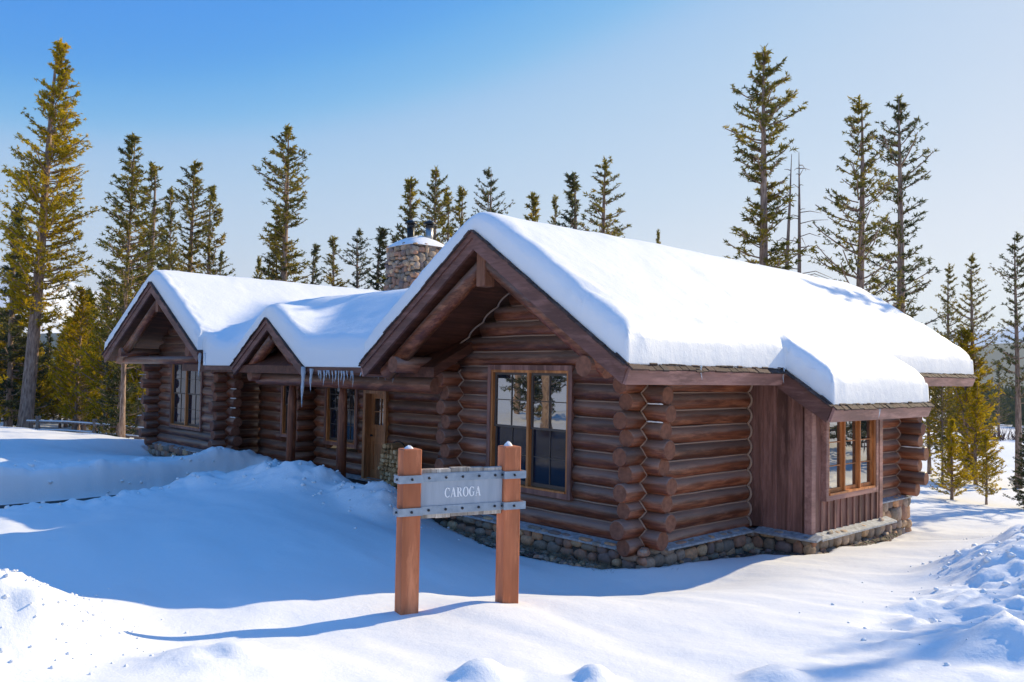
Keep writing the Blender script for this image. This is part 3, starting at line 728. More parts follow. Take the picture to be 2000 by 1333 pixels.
def cap(x0, x1, y, z=0.0): mb.prism([(y, z + .012), (y - .20, z - .045), (y - .20, z - .075), (y, z - .04)], 0, x0, x1)
def capy(y0, y1, x, z=0.0): mb.prism([(x, z + .012), (x + .20, z - .045), (x + .20, z - .075), (x, z - .04)], 1, y0, y1)
cap(-4.55, -.35, .03); capy(.4, BY0 - .2, -.03); cap(.17, BX + .2, BY0 - .0); capy(BY0 - .2 + .203, BY1 + .2, BX - .0); cap(-20.4, -15.0, F1Y + .03, .1); cap(-14.6, -4.7, 1.13)
capy(BY1 + .203, 9.4, -.03)
mb.build('foundation_cap', M_cap, cabin)

# left wing ----------------------------------------------------------------
YW = -1.1
def wclip(z):
    h1 = (5.04 - .30 - z) / .51; h2 = (5.04 - .40 - z) / .578
    return None if h2 < .1 else (-17.5 - h1 * .98, -17.5 + h2)
log_wall('wing_gable_wall', 0, -20.4 + AX, -14.95 - AX, F1Y + AX, .1, 5.0, -1, holes=[(-19.14, -16.66, .62, 2.78)], top=wclip, ext0=.5, ext1=.55)
log_wall('wing_right_wall', 1, F1Y + AX, 1.2, -14.95 - AX, .1, 3.0, 1, ext0=.5, phase=-LP / 2 + .02)
log_wall('wing_left_wall', 1, F1Y + AX, 9, -20.4 + AX, .1, 3.0, -1, ext0=.6, phase=-LP / 2 + .02, chink=False)
gable_roof('wing_roof_deck', -17.5, 5.04, .578, .51, -13.88, -21.70, YW, 9.6)
barge(-17.5, 5.04, .578, -13.88, YW, .31); barge(-17.5, 5.04, .51, -21.70, YW, .31)
mb = MB(); mb.tube([(-17.6, YW + .3, 4.50), (-19.2, YW + .3, 3.66), (-21.0, YW + .3, 2.72)], [.12, .13, .14], 14, 0, 1); mb.build('rafter_log', [M_logx, M_end], cabin)
mb = MB(); mb.tube([(-17.4, YW + .3, 4.46), (-14.5, YW + .3, 2.80)], .13, 14, 0, 1); mb.build('rafter_log', [M_logx, M_end], cabin)
mb = MB(); mb.box((-17.5, YW + .28, 4.42), (.2, .2, .5), None, 0, .01); mb.build('king_block', M_king, cabin)
for x in (-20.4, -14.9): mb = MB(); mb.tube([(x, YW + .1, 2.98), (x, .6, 2.98)], .15, 16, 0, 1); mb.build('plate_log', [M_logy, M_end], cabin)
mb = MB(); mb.tube([(-20.9, YW + .42, 2.74), (-14.5, YW + .42, 2.74)], .12, 12, 0, 1); mb.build('tie_log', [M_logx, M_end], cabin)
slw = Vector((-1, 0, .578)).normalized(); nrw = Vector((.578, 0, 1)).normalized()
shingle_course('shingles', [(on(-17.5, YW - .02, wingz), on(-13.86, YW - .02, wingz), (0, 1, 0), nrw, 1), (on(-21.7, YW - .02, wingz), on(-17.5, YW - .02, wingz), (0, 1, 0), (-.5, 0, 1), 1)])

# connector and porch -------------------------------------------------------
DOOR = (-9.22, -8.28, -.1, 2.08)
log_wall('porch_wall', 0, -14.8, -4.6, 1.10 + AX, 0.0, 2.9, -1, holes=[DOOR, (-11.09, -9.55, .64, 2.42), (-13.43, -12.02, .68, 2.42)])
log_wall('partition_wall_ends', 1, .65, 1.2, -11.72, 0.0, 2.5, 1, ext0=.06, phase=-LP / 2 + .02, chink=False)
mb = MB(); yE = -.88
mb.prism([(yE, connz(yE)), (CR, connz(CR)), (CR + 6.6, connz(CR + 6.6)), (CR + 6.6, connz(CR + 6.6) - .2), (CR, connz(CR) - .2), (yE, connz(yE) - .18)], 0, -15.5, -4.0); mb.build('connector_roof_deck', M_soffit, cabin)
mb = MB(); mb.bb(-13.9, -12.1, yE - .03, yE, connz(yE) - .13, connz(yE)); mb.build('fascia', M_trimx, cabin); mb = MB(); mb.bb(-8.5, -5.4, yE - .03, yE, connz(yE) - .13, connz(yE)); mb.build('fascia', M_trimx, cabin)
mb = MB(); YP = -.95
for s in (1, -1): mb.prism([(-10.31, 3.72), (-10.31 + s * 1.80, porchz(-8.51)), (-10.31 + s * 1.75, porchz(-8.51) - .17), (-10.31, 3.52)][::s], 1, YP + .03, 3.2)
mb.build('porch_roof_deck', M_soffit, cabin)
barge(-10.31, 3.72, .625, -8.50, YP, .27); barge(-10.31, 3.72, .625, -12.12, YP, .27)
shingle_course('shingles', [(on(-10.31, YP - .02, porchz), on(-8.48, YP - .02, porchz), (0, 1, 0), (.6, 0, 1), 1), (on(-12.14, YP - .02, porchz), on(-10.31, YP - .02, porchz), (0, 1, 0), (-.6, 0, 1), 1)])
mb = MB(); mb.tube([(-11.55, -.46, 2.30), (-9, -.46, 2.30), (-4.45, -.46, 2.28)], [.15, .15, .155], 16, 0, 1); mb.build('porch_beam', [M_logx, M_end], cabin)
mb = MB(); mb.tube([(-10.38, -.72, 3.28), (-11.6, -.72, 2.50)], .13, 14, 0, 1); mb.build('rafter_log', [M_logx, M_end], cabin)
mb = MB(); mb.tube([(-10.24, -.72, 3.28), (-9.0, -.72, 2.50)], .13, 14, 0, 1); mb.build('rafter_log', [M_logx, M_end], cabin)
mb = MB(); mb.tube([(-11.45, -.8, 2.38), (-11.45, 1.2, 2.38)], .14, 14, 0, 1); mb.build('plate_log', [M_logy, M_end], cabin)
for x in (-9.92, -7.70):
    mb = MB(); mb.tube([(x - .02, -.46, -.3), (x, -.46, 1.0), (x, -.46, 1.85), (x + .01, -.46, 2.2)], [.115, .105, .10, .07], 14, 0, 1); mb.build('porch_post', [M_logz, M_end], cabin)
mb = MB(); mb.prism(PAT, 2, -.5, -.05); o = mb.build('patio', M_patio); tag(o, 'dark stone porch floor before the cabin door', 'porch floor', kind='structure')

mb = MB(); mb.prism(PATH, 2, -.6, -.30); o = mb.build('shovelled_path', M_patio); tag(o, 'dark shovelled path leading to the porch between snow banks', 'path', kind='structure')
# door
dx0, dx1 = -9.12, -8.36
mb = MB(); mb.bb(-9.22, dx0, 1.02, 1.24, -.02, 2.10); mb.bb(dx1, dx1 + .10, 1.02, 1.24, -.02, 2.10); mb.bb(dx0 + .001, dx1 - .001, 1.02, 1.24, 2.0, 2.10); mb.bb(dx0 + .001, dx1 - .001, 1.04, 1.4, -.05, .0)
mb.build('door_frame', M_door, cabin)
mb = MB(); dy = 1.20
def dbx(a0, a1, b0, b1, d0, d1): mb.bb(dx0 + a0, dx0 + a1, dy + d0, dy + d1, b0, b1)
DW = dx1 - dx0
dbx(.0, .11, .01, 1.99, 0, .045); dbx(DW - .11, DW, .01, 1.99, 0, .045)
for b0, b1 in ((.01, .2), (.86, .98), (1.16, 1.26), (1.88, 1.99)): dbx(.11, DW - .11, b0, b1, .001, .044)
dbx(.11, DW - .11, .2, .86, .02, .04); dbx(.11, DW - .11, .98, 1.16, .02, .04)
dbx(.17, DW - .17, .26, .80, .008, .02); dbx(.17, DW - .17, 1.01, 1.13, .008, .02)
dbx(DW / 2 - .012, DW / 2 + .012, 1.26, 1.88, .005, .03); dbx(.11, DW - .11, 1.56, 1.585, .006, .03)
door = mb.build('door', M_door, cabin)
mb = MB(); dbx(.11, DW - .11, 1.26, 1.88, .03, .036); mb.build('glass', M_glass, door)
mb = MB(); mb.tube([(dx0 + .055, dy - .05, 1.0), (dx0 + .055, dy, 1.0)], .025, 10); mb.build('handle', M_bolt, door)

# chimney -------------------------------------------------------------------
CHX, CHY = -12.75, 5.15
def chim_half(z): return .74 - .03 * (z - 4.5)
mb = MB(); h0, h1 = chim_half(4) - .03, chim_half(6.25) - .03
vs = [(CHX + sx * h, CHY + sy * h, z) for h, z in ((h0, 4.0), (h1, 6.32)) for sx, sy in ((-1, -1), (1, -1), (1, 1), (-1, 1))]
mb.add(vs, [(0, 1, 2, 3), (4, 5, 6, 7), (0, 1, 5, 4), (1, 2, 6, 5), (2, 3, 7, 6), (3, 0, 4, 7)])
st = MB()
for n_, u_ in (((0, -1, 0), (1, 0, 0)), ((1, 0, 0), (0, 1, 0))):
    def tp(c, n_=n_, u_=u_):
        h = chim_half(c.z) - .03; s = (c - Vector((CHX, CHY, 0))).dot(Vector(u_)) / .74 * h
        return Vector((CHX, CHY, c.z)) + Vector(u_) * s + Vector(n_) * h
    p0 = Vector((CHX, CHY, 0)) - Vector(u_) * .74
    stone_wall(st, p0, u_, n_, 1.48, 4.2, 6.30, (.11, .30), (.10, .2), .08, tp, 1.5)
ch = st.build('chimney', M_stone, cabin); mb.build('mortar', M_mortar, ch)
for (x, y) in ((CHX - .13, CHY - .22), (CHX + .25, CHY + .2)):
    mb = MB(); mb.tube([(x, y, 6.3), (x, y, 6.95)], .115, 16, 1); mb.tube([(x, y, 6.92), (x, y, 6.99), (x, y, 7.0)], [.12, .125, .13], 16, 0)
    mb.tube([(x, y, 7.03), (x, y, 7.05), (x, y, 7.12), (x, y, 7.16)], [.19, .20, .12, .03], 16, 0); mb.tube([(x, y, 6.9), (x, y, 7.04)], .1, 12, 0)
    mb.build('flue_pipe', [M_black, M_steel if x > CHX else M_black], ch)

# ------------------------------------------------------------------ snow on the roofs
def edge_axis(vals, lo, hi, st):
    """coordinates, dense close to every outline value"""
    off = [0, .008, .03, .07, .12, .18, .25, .33]; a = set()
    for v in vals:
        for o in off:
            for s in (-1, 1):
                q = v + s * o
                if lo - 1e-9 <= q <= hi + 1e-9: a.add(round(q, 4))
    g = sorted(a); out = []
    for i in range(len(g) - 1):
        out.append(g[i]); n = int((g[i + 1] - g[i]) / st)
        for k in range(1, n + 1): out.append(g[i] + (g[i + 1] - g[i]) * k / (n + 1))
    out.append(g[-1]); return np.array(out)
def blanket(name, rects, top, base, T, label, W=.30, st=.12, p=2.9, seed=0, droop=0):
    xs = edge_axis([v for r in rects for v in r[:2]], min(r[0] for r in rects), max(r[1] for r in rects), st)
    ys = edge_axis([v for r in rects for v in r[2:]], min(r[2] for r in rects), max(r[3] for r in rects), st)
    X, Y = np.meshgrid(xs, ys, indexing='ij')
    inside = np.zeros(X.shape, bool); d = np.full(X.shape, 0.)
    for r in rects:
        q = np.minimum(np.minimum(X - r[0], r[1] - X), np.minimum(Y - r[2], r[3] - Y)); inside |= q >= -1e-6; d = np.maximum(d, q)
    # distance to the union outline (outline samples not inside another rectangle)
    S = []
    for i, r in enumerate(rects):
        for (a, b, c, e) in ((r[0], r[0], r[2], r[3]), (r[1], r[1], r[2], r[3]), (r[0], r[1], r[2], r[2]), (r[0], r[1], r[3], r[3])):
            L = max(abs(b - a), abs(e - c)); n = max(2, int(L / .06)); 
            for k in range(n + 1):
                px, py = a + (b - a) * k / n, c + (e - c) * k / n
                if not any(q[0] + 1e-4 < px < q[1] - 1e-4 and q[2] + 1e-4 < py < q[3] - 1e-4 for j, q in enumerate(rects) if j != i): S.append((px, py))
    S = np.array(S); flat = np.stack([X.ravel(), Y.ravel()], 1); dd = np.full(len(flat), 1e9)
    need = (d.ravel() < 1.2)
    for k in range(0, len(S), 200):
        c = S[k:k + 200]; v = np.sqrt(((flat[need][:, None] - c[None]) ** 2).sum(2)).min(1); dd[need] = np.minimum(dd[need], v)
    dd = np.maximum(dd.reshape(X.shape), 0); 
    edge = (np.abs(dd) < .031)
    for v in (dd,): pass
    dq = np.minimum(dd, 9)
    # snap outline samples: exact zero at the border of the union
    onb = np.zeros(X.shape, bool)
    for r in rects:
        q = np.minimum(np.minimum(X - r[0], r[1] - X), np.minimum(Y - r[2], r[3] - Y)); onb |= (np.abs(q) < 1e-5)
    strict = np.zeros(X.shape, bool)
    for r in rects:
        q = np.minimum(np.minimum(X - r[0], r[1] - X), np.minimum(Y - r[2], r[3] - Y)); strict |= (q > 1e-5)
    dq = np.where(onb & ~strict, 0, np.maximum(dq, 1e-4))
    Wn = W * (1 + .25 * vnoise(X / .9 + seed, Y / .9))
    t = np.clip(dq / Wn, 0, 1); prof = (1 - (1 - t) ** p) ** (1 / p)
    Tn = T * (1 + .10 * fbm(X + seed, Y, 2.8, 3))
    Zt = base(X, Y) + .05 + (Tn + top(X, Y) - base(X, Y)) * prof + .018 * fbm(X, Y + seed, .5, 3) * prof
    soft = np.exp(-((dq - .27) / .10) ** 2) * (fbm(X, Y, .16, 2) * .06)
    Zt = Zt + soft
    lay = np.where((dq < .12) & (dq > 1e-3), .035 * np.sin(Zt * 34 + 3 * vnoise(X, Y)) * .5 + .03 * fbm(X + Zt * 3, Y + Zt * 3, .3, 3), 0)
    Zt = Zt + lay * .5
    Zb = base(X, Y) + .03
    nx, ny = X.shape; I = np.arange(nx * ny).reshape(nx, ny)
    # a cell is kept when its centre is inside
    cx = (X[:-1, :-1] + X[1:, 1:]) / 2; cy = (Y[:-1, :-1] + Y[1:, 1:]) / 2; q = np.zeros(cx.shape, bool)
    for r in rects: q |= (cx > r[0]) & (cx < r[1]) & (cy > r[2]) & (cy < r[3])
    F = np.stack([I[:-1, :-1][q], I[1:, :-1][q], I[1:, 1:][q], I[:-1, 1:][q]], -1)
    V = np.concatenate([np.stack([X, Y, Zt], -1).reshape(-1, 3), np.stack([X, Y, Zb], -1).reshape(-1, 3)])
    N = nx * ny; Fb = F[:, ::-1] + N
    # walls
    E = {}
    for a, b in ((0, 1), (1, 2), (2, 3), (3, 0)):
        for u, v in zip(F[:, a], F[:, b]):
            k = (min(u, v), max(u, v)); E[k] = None if k in E else (u, v)
    Fw = np.array([(v, u, u + N, v + N) for e in E.values() if e for u, v in [e]])
    F = np.concatenate([F, Fb, Fw]); used = np.unique(F); re = np.full(len(V), -1); re[used] = np.arange(len(used))
    o = npmesh(name, V[used], re[F], M_rsnow)
    return tag(o, label, 'snow')
def smax(a, b, k=.3):
    h = np.clip(.5 + .5 * (a - b) / k, 0, 1); return b * (1 - h) + a * h + k * h * (1 - h)
def mbase(X, Y): return 4.78 - .674 * np.abs(X + 2.28)
def mtop(X, Y): return 4.78 + .05 - .674 * np.sqrt((X + 2.28) ** 2 + .10) + .05 * fbm(X, Y, 3.5, 2) 
blanket('roof_snow', [(XL + .05, XE - .0, YF + .0, YR - .03), (XE - .8, XB - .0, 2.54, 6.31)], mtop, mbase, .43, 'thick smooth snow blanket on the biggest, right-hand gable roof and its side bay', seed=3, W=.27)
def wb(X, Y): return np.where(X < -17.5, 5.04 - .51 * (-17.5 - X), 5.04 - .578 * (X + 17.5))
def cb(X, Y): return 2.61 + .55 * (CR + .9) - np.where(Y < CR, .55, .13) * np.abs(Y - CR)
def pb(X, Y): return np.where(Y < 3.2, 3.72 - .625 * np.abs(X + 10.31), -9)
def inw(X): return (X < -13.8)
def lbase(X, Y):
    w = np.where(X < -13.86, wb(X, Y), -9); c = np.where(X > -16, cb(X, Y), -9); p = np.where((X > -12.1) & (X < -8.5), pb(X, Y), -9)
    return np.maximum(np.maximum(w, c), p)
def ltop(X, Y):
    w = np.where(X < -17.5, 5.04 - .51 * (np.sqrt((X + 17.5) ** 2 + .09)), 5.04 - .578 * np.sqrt((X + 17.5) ** 2 + .09)) + .07
    c = 2.61 + .55 * (CR + .9) - np.where(Y < CR, .55, .13) * np.abs(Y - CR) - .14 * np.exp(-((Y - CR) / .35) ** 2) + .06
    p = np.where(Y < 5, 3.72 - .625 * np.sqrt((X + 10.31) ** 2 + .09) + .06, -9)
    w = np.where(X < -12.5, w, -9); c = np.where(X > -19, c, -9)
    return smax(smax(w, c, .35), p, .25)
blanket('roof_snow', [(-21.66, -13.92, YW, 9.5), (-13.95, -5.0, -.97, 8.6)], ltop, lbase, .44, 'thick snow blanket over the left gable and the small porch gable', seed=8, W=.27)
# snow on the chimney, the posts of the sign and the gaps of the logs
def snow_cap(name, cx, cy, cz, rx, ry, h, label, seed=1, sq=.5, rot=0):
    n, m = 22, 8; V = []; F = []
    r = random.Random(seed); ph = r.uniform(0, 6)
    for j in range(m + 1):
        t = j / m; rad = 1 - t
        for i in range(n):
            a = 2 * math.pi * i / n; k = (abs(math.cos(a)) ** (2 / sq) + abs(math.sin(a)) ** (2 / sq)) ** (-sq / 2)
            q = 1 + .08 * math.sin(3 * a + ph)
            x, y = k * math.cos(a) * rad * rx, k * math.sin(a) * rad * ry
            V.append((cx + x * math.cos(rot) - y * math.sin(rot), cy + x * math.sin(rot) + y * math.cos(rot), cz + h * q * (1 - rad ** 1.6) ** .8))
    for j in range(m):
        for i in range(n): F.append((j * n + i, j * n + (i + 1) % n, (j + 1) * n + (i + 1) % n, (j + 1) * n + i))
    mb = MB(); mb.add(V, F, 0, True); mb.add([V[i] for i in range(n)], [tuple(range(n))], 0)
    return tag(mb.build(name, M_rsnow), label, 'snow')
snow_cap('snow_cap', CHX, CHY, 6.30, .78, .78, .36, 'pointed snow cap on top of the stone chimney', 3, .35)
mb = MB()
def strip(p0, p1, w, h):
    p0, p1 = Vector(p0), Vector(p1); n = 7; P = []
    P = [p0.lerp(p1, i / n) + Vector((0, 0, rnd.uniform(0, .006))) for i in range(n + 1)]
    mb.tube(P, [h * (.6 if i in (0, n) else rnd.uniform(.8, 1.2)) for i in range(n + 1)], 6)
for z in (.1 + LR * .9 + LP * k + LP / 2 for k in (3, 4, 5, 6, 8)): strip((-14.78, F1Y + .02, z), (-14.42, F1Y + .02, z), .03, .016)
for z in (.1 + LP * k for k in (3, 5, 7, 8)): strip((-20.33, -.40, z + .05), (-20.36, .05, z + .05), .03, .02)
for z in (zx + LP * 7.5, zx + LP * 6.5): strip((.05, -.0, z), (.34, -.0, z), .03, .012)
for z in (zx + LP * 7.5, zx + LP * 3.5): strip((.06, 9.1, z), (.5, 9.1, z), .03, .014)
tag(mb.build('snow_line', M_rsnow), 'thin snow lines lying in gaps between projecting log ends', 'snow', kind='stuff')

# icicles -------------------------------------------------------------------
def icicle(x, y, z, L, r, label, group='icicles along the eaves'):
    mb = MB(); n = 9; P = []; Rd = []
    ph = rnd.uniform(0, 6)
    for i in range(n):
        t = i / (n - 1); P.append((x + .008 * math.sin(5 * t + ph), y + .008 * math.cos(4 * t + ph), z - L * t)); Rd.append(max(.002, r * (1 - t) ** .75 * (1 + .18 * math.sin(14 * t + ph))))
    mb.tube(P, Rd, 8); return tag(mb.build('icicle', M_ice), label, 'icicle', group)
icicle(-8.50, -.98, 2.60, .88, .055, 'longest icicle, hanging from the right tip of the porch gable')
icicle(-8.20, -.95, 2.56, .50, .04, 'hooked icicle just right of the longest icicle')
icicle(-13.92, -1.05, 2.95, .66, .05, 'long icicle at the right tip of the left gable')
icicle(-13.72, -.98, 2.93, .36, .035, 'short icicle beside the long one at the left gable')
for k in range(13):
    icicle(-7.9 + k * .115 + rnd.uniform(-.03, .03), -.95, 2.53, rnd.uniform(.14, .46), rnd.uniform(.012, .024), 'thin icicle in the row under the eave between porch gable and main gable', 'thin icicles in the row under the connecting eave')
for x, y, z, L in ((.93, .10, 2.70, .20), (1.74, 4.05, 2.10, .20)):
    icicle(x, y, z, L, .016, 'tiny white icicle on the fascia ' + ('over the log side wall' if y < 1 else 'over the three-part bay window'))
icicle(.90, 2.44, 2.70, .24, .016, 'tiny icicle where the bay roof meets the main eave')
for k in range(6): icicle(-6.3 + k * .23 + rnd.uniform(-.05, .05), -.95, 2.5, rnd.uniform(.05, .2), .014, 'thin icicle in the row under the eave between porch gable and main gable', 'thin icicles in the row under the connecting eave')
# hanging snow lump under the left tip of the main gable
# ------------------------------------------------------------------ firewood
wp = empty('firewood_stack', (-7.2, .62, 0), 'oval stack of split firewood beside the cabin door', 'firewood')
k = 0; cxw, czw = -7.22, .50; rx_, rz_ = .36, .46
z = -.0
mb = MB()
while z < .98:
    h = rnd.uniform(.08, .13); hw = rx_ * math.sqrt(max(0, 1 - ((z + h / 2 - czw) / .50) ** 2)); x = -hw
    while x < hw - .02:
        w = rnd.uniform(.08, .16); y0 = .40 + rnd.uniform(-.03, .03); y1 = .92 + rnd.uniform(-.03, .03)
        c0 = (cxw + x + w / 2, z + h / 2); n = rnd.choice([3, 4, 5]); a0 = rnd.uniform(0, 6)
        poly = [(c0[0] + w * .50 * math.cos(a0 + 6.283 * i / n) * rnd.uniform(.8, 1.1), c0[1] + h * .52 * math.sin(a0 + 6.283 * i / n) * rnd.uniform(.8, 1.1)) for i in range(n)]
        mb.prism(poly, 1, y0, y1); x += w
    z += h * .93
M_fw, t, b = mat('split_wood', (.4, .28, .16), .85)
t.links.new(mix(t, .18, ramp(t, island(t), [(0, (.42, .24, .11)), (.5, (.72, .47, .23)), (1, (.9, .68, .40))]), (.2, .13, .08)), b.inputs['Base Color'])
mb.build('split_logs', M_fw, wp)
mb = MB(); ring = [(cxw + (rx_ + .05) * math.cos(a), .66, czw + .52 * math.sin(a)) for a in np.linspace(0, 2 * math.pi, 28)]; mb.tube(ring, .012, 6, cap=False); mb.build('rack_hoop', M_black, wp)
# ------------------------------------------------------------------ sign
u = Vector((.27, .963, 0)).normalized(); n = Vector((.963, -.27, 0)).normalized(); ZZ = Vector((0, 0, 1)); A = (u, n, ZZ)
S0 = Vector((1.16, -5.10, 0)); S1 = Vector((1.45, -4.06, 0)); u = (S1 - S0).normalized(); n = Vector((u.y, -u.x, 0)); A = (u, n, ZZ)
zg = .20
sg = empty('name_sign', (1.3, -4.6, .22), 'grey CAROGA name board between two square reddish timber posts in the snow', 'sign')
PW = .182
for P in (S0, S1):
    mb = MB(); mb.box(P + ZZ * ((1.80 + -.3) / 2), (PW, PW, 2.10), A, 0, .008); mb.build('post', M_post, sg)
L = (S1 - S0).length
mb = MB(); s = PW / 2 + .004; e = L - PW / 2 - .004; z0, z1 = 1.125, 1.60; xx = s
while xx < e - .01:
    w = min(rnd.uniform(.11, .2), e - xx); t0 = rnd.uniform(-.007, .007); b0 = rnd.uniform(-.009, .009)
    mb.box(S0 + u * (xx + w / 2) + n * (.0) + ZZ * ((z0 + z1) / 2 + (t0 + b0) / 2), (w - .003, .07, z1 - z0 + t0 - b0), A, 0, .004); xx += w
pl = mb.build('plank_panel', M_plank, sg)
mb = MB(); mb.box(S0 + u * ((s + e) / 2) + n * .040 + ZZ * 1.36, (e - s - .004, .008, .40), A); mb.build('name_plate', M_plate, sg)
for zc in (1.515, 1.205):
    mb = MB(); hh_ = .075; f = PW / 2 + .0
    mb.box(S0 + u * ((s + e) / 2) + n * .049 + ZZ * zc, (e - s, .008, hh_), A)                     # on the panel
    for P, sg_ in ((S0, 1), (S1, -1)):
        mb.box(P + u * (sg_ * (PW / 2 + .004)) + n * ((.053 + f) / 2 + .004) + ZZ * zc, (.008, f - .045 + .012, hh_), A)
        mb.box(P - u * (sg_ * .02) + n * (f + .012) + ZZ * zc, (PW + .065, .008, hh_), A)
        mb.box(P - u * (sg_ * (PW / 2 + .048)) + n * (f - .06) + ZZ * zc, (.008, .14, hh_), A)
    mb.build('metal_strap', M_metal, sg)
    for k in range(5): 
        mb = MB(); c = S0 + u * (s + (e - s) * (k + .5) / 5) + n * .053 + ZZ * zc; mb.tube([c, c + n * .012, c + n * .017], [.013, .013, .006], 8); mb.build('bolt', M_bolt, sg)
    for P, sg_ in ((S0, 1), (S1, -1)):
        for dd_ in (.0, ): mb = MB(); c = P - u * (sg_ * .01) + n * (f + .016) + ZZ * zc; mb.tube([c, c + n * .014, c + n * .02], [.013, .013, .006], 8); mb.build('bolt', M_bolt, sg)
    mb = MB(); c = S0 - u * (PW / 2 + .052) + n * (f - .03) + ZZ * zc; mb.tube([c, c - u * .014], .012, 8); mb.build('bolt', M_bolt, sg)
    mb = MB(); c = S1 - u * (PW / 2 + .008) + n * (f - .03) + ZZ * zc; mb.tube([c, c - u * .014], .012, 8); mb.build('bolt', M_bolt, sg)
# serif lettering
def ring_poly(cx, cy, rx, ry, tx, ty, a0, a1, n=22):
    o = [(cx + rx * math.cos(a), cy + ry * math.sin(a)) for a in np.linspace(a0, a1, n)]
    i = [(cx + (rx - tx) * math.cos(a), cy + (ry - ty) * math.sin(a)) for a in np.linspace(a1, a0, n)]
    return [[o[k], o[k + 1], i[n - 2 - k], i[n - 1 - k]] for k in range(n - 1)]
def bar(x0, y0, x1, y1, w):   # slanted stem with horizontal cuts
    return [[(x0 - w / 2, y0), (x0 + w / 2, y0), (x1 + w / 2, y1), (x1 - w / 2, y1)]]
def rect(x0, x1, y0, y1): return [[(x0, y0), (x1, y0), (x1, y1), (x0, y1)]]
def glyph(c):
    if c == 'C': return ring_poly(.40, .5, .40, .52, .18, .075, R(48), R(312)) + rect(.68, .725, .66, .98) + rect(.68, .72, .04, .26), .76
    if c == 'G': return ring_poly(.40, .5, .40, .52, .18, .075, R(48), R(312)) + rect(.66, .705, .68, .98) + rect(.58, .72, .08, .44) + rect(.50, .80, .42, .465), .84
    if c == 'O': return ring_poly(.42, .5, .42, .52, .18, .07, 0, 2 * math.pi, 34), .84
    if c == 'A': return bar(.10, 0, .385, .98, .075) + bar(.67, 0, .40, 1.0, .19) + rect(.20, .58, .30, .35) + rect(-.02, .24, 0, .04) + rect(.52, .84, 0, .04), .82
    if c == 'R': return rect(.11, .29, 0, 1.0) + rect(0, .38, 0, .04) + rect(0, .40, .96, 1.0) + [[(x + 0, y) for x, y in q] for q in ring_poly(.36, .745, .30, .255, .14, .05, R(-90), R(90), 14)] + rect(.26, .38, .49, .535) + rect(.26, .38, .955, 1.0) + bar(.70, 0, .42, .50, .19) + rect(.60, .84, 0, .04), .82
mb = MB(); sc = .094; sx = .80; pen = 0; word = 'CAROGA'; tot = sum(glyph(c)[1] + .06 for c in word) * sc * sx
zc = 1.318; start = S0 + u * ((s + e) / 2 - tot / 2 + .01)
for c in word:
    polys, adv = glyph(c)
    for q in polys:
        vs = [start + u * (pen + x * sc * sx) + n * .0445 + ZZ * (zc + y * sc) for x, y in q] + [start + u * (pen + x * sc * sx) + n * .0485 + ZZ * (zc + y * sc) for x, y in q]
        mb.add(vs, [(0, 1, 2, 3), (4, 5, 6, 7), (0, 1, 5, 4), (1, 2, 6, 5), (2, 3, 7, 6), (3, 0, 4, 7)])
    pen += (adv + .06) * sc * sx
mb.build('lettering', M_white, sg)
rt = math.atan2(u.y, u.x)
for P, w, l in ((S0, .03, 'small snow cap on top of the left sign post'), (S1, .045, 'small peaked snow cap on top of the right sign post')):
    snow_cap('snow_cap', P.x - .02, P.y, 1.80, .045, .04, w, l, 5, .8, rt)

# ------------------------------------------------------------------ trees
def needle_tufts(P, D, S, nt, seed, nper=12):
    """P tuft centres, D directions, S sizes -> verts, tri faces"""
    g = np.random.default_rng(seed); N = len(P)
    d = g.normal(size=(N, nper, 3)) * .72 + D[:, None, :] * .55; d /= np.linalg.norm(d, axis=2, keepdims=True) + 1e-9
    off = D[:, None, :] * g.uniform(-.35, .45, (N, nper, 1)) * S[:, None, None]
    b = P[:, None, :] + off; L = S[:, None, None] * g.uniform(.5, 1.0, (N, nper, 1))
    side = np.cross(d, g.normal(size=(N, nper, 3))); side /= np.linalg.norm(side, axis=2, keepdims=True) + 1e-9
    w = L * .17
    V = np.stack([b - side * w, b + side * w * .2 + d * L * .15, b + d * L, b + side * w], 2).reshape(-1, 3)
    k = np.arange(N * nper) * 4; F = np.stack([k, k + 1, k + 2, k + 3], 1)
    V = np.stack([b - side * w, b + side * w, b + side * w * .35 + d * L, b - side * w * .35 + d * L], 2).reshape(-1, 3)
    return V, F
TREEV = {}
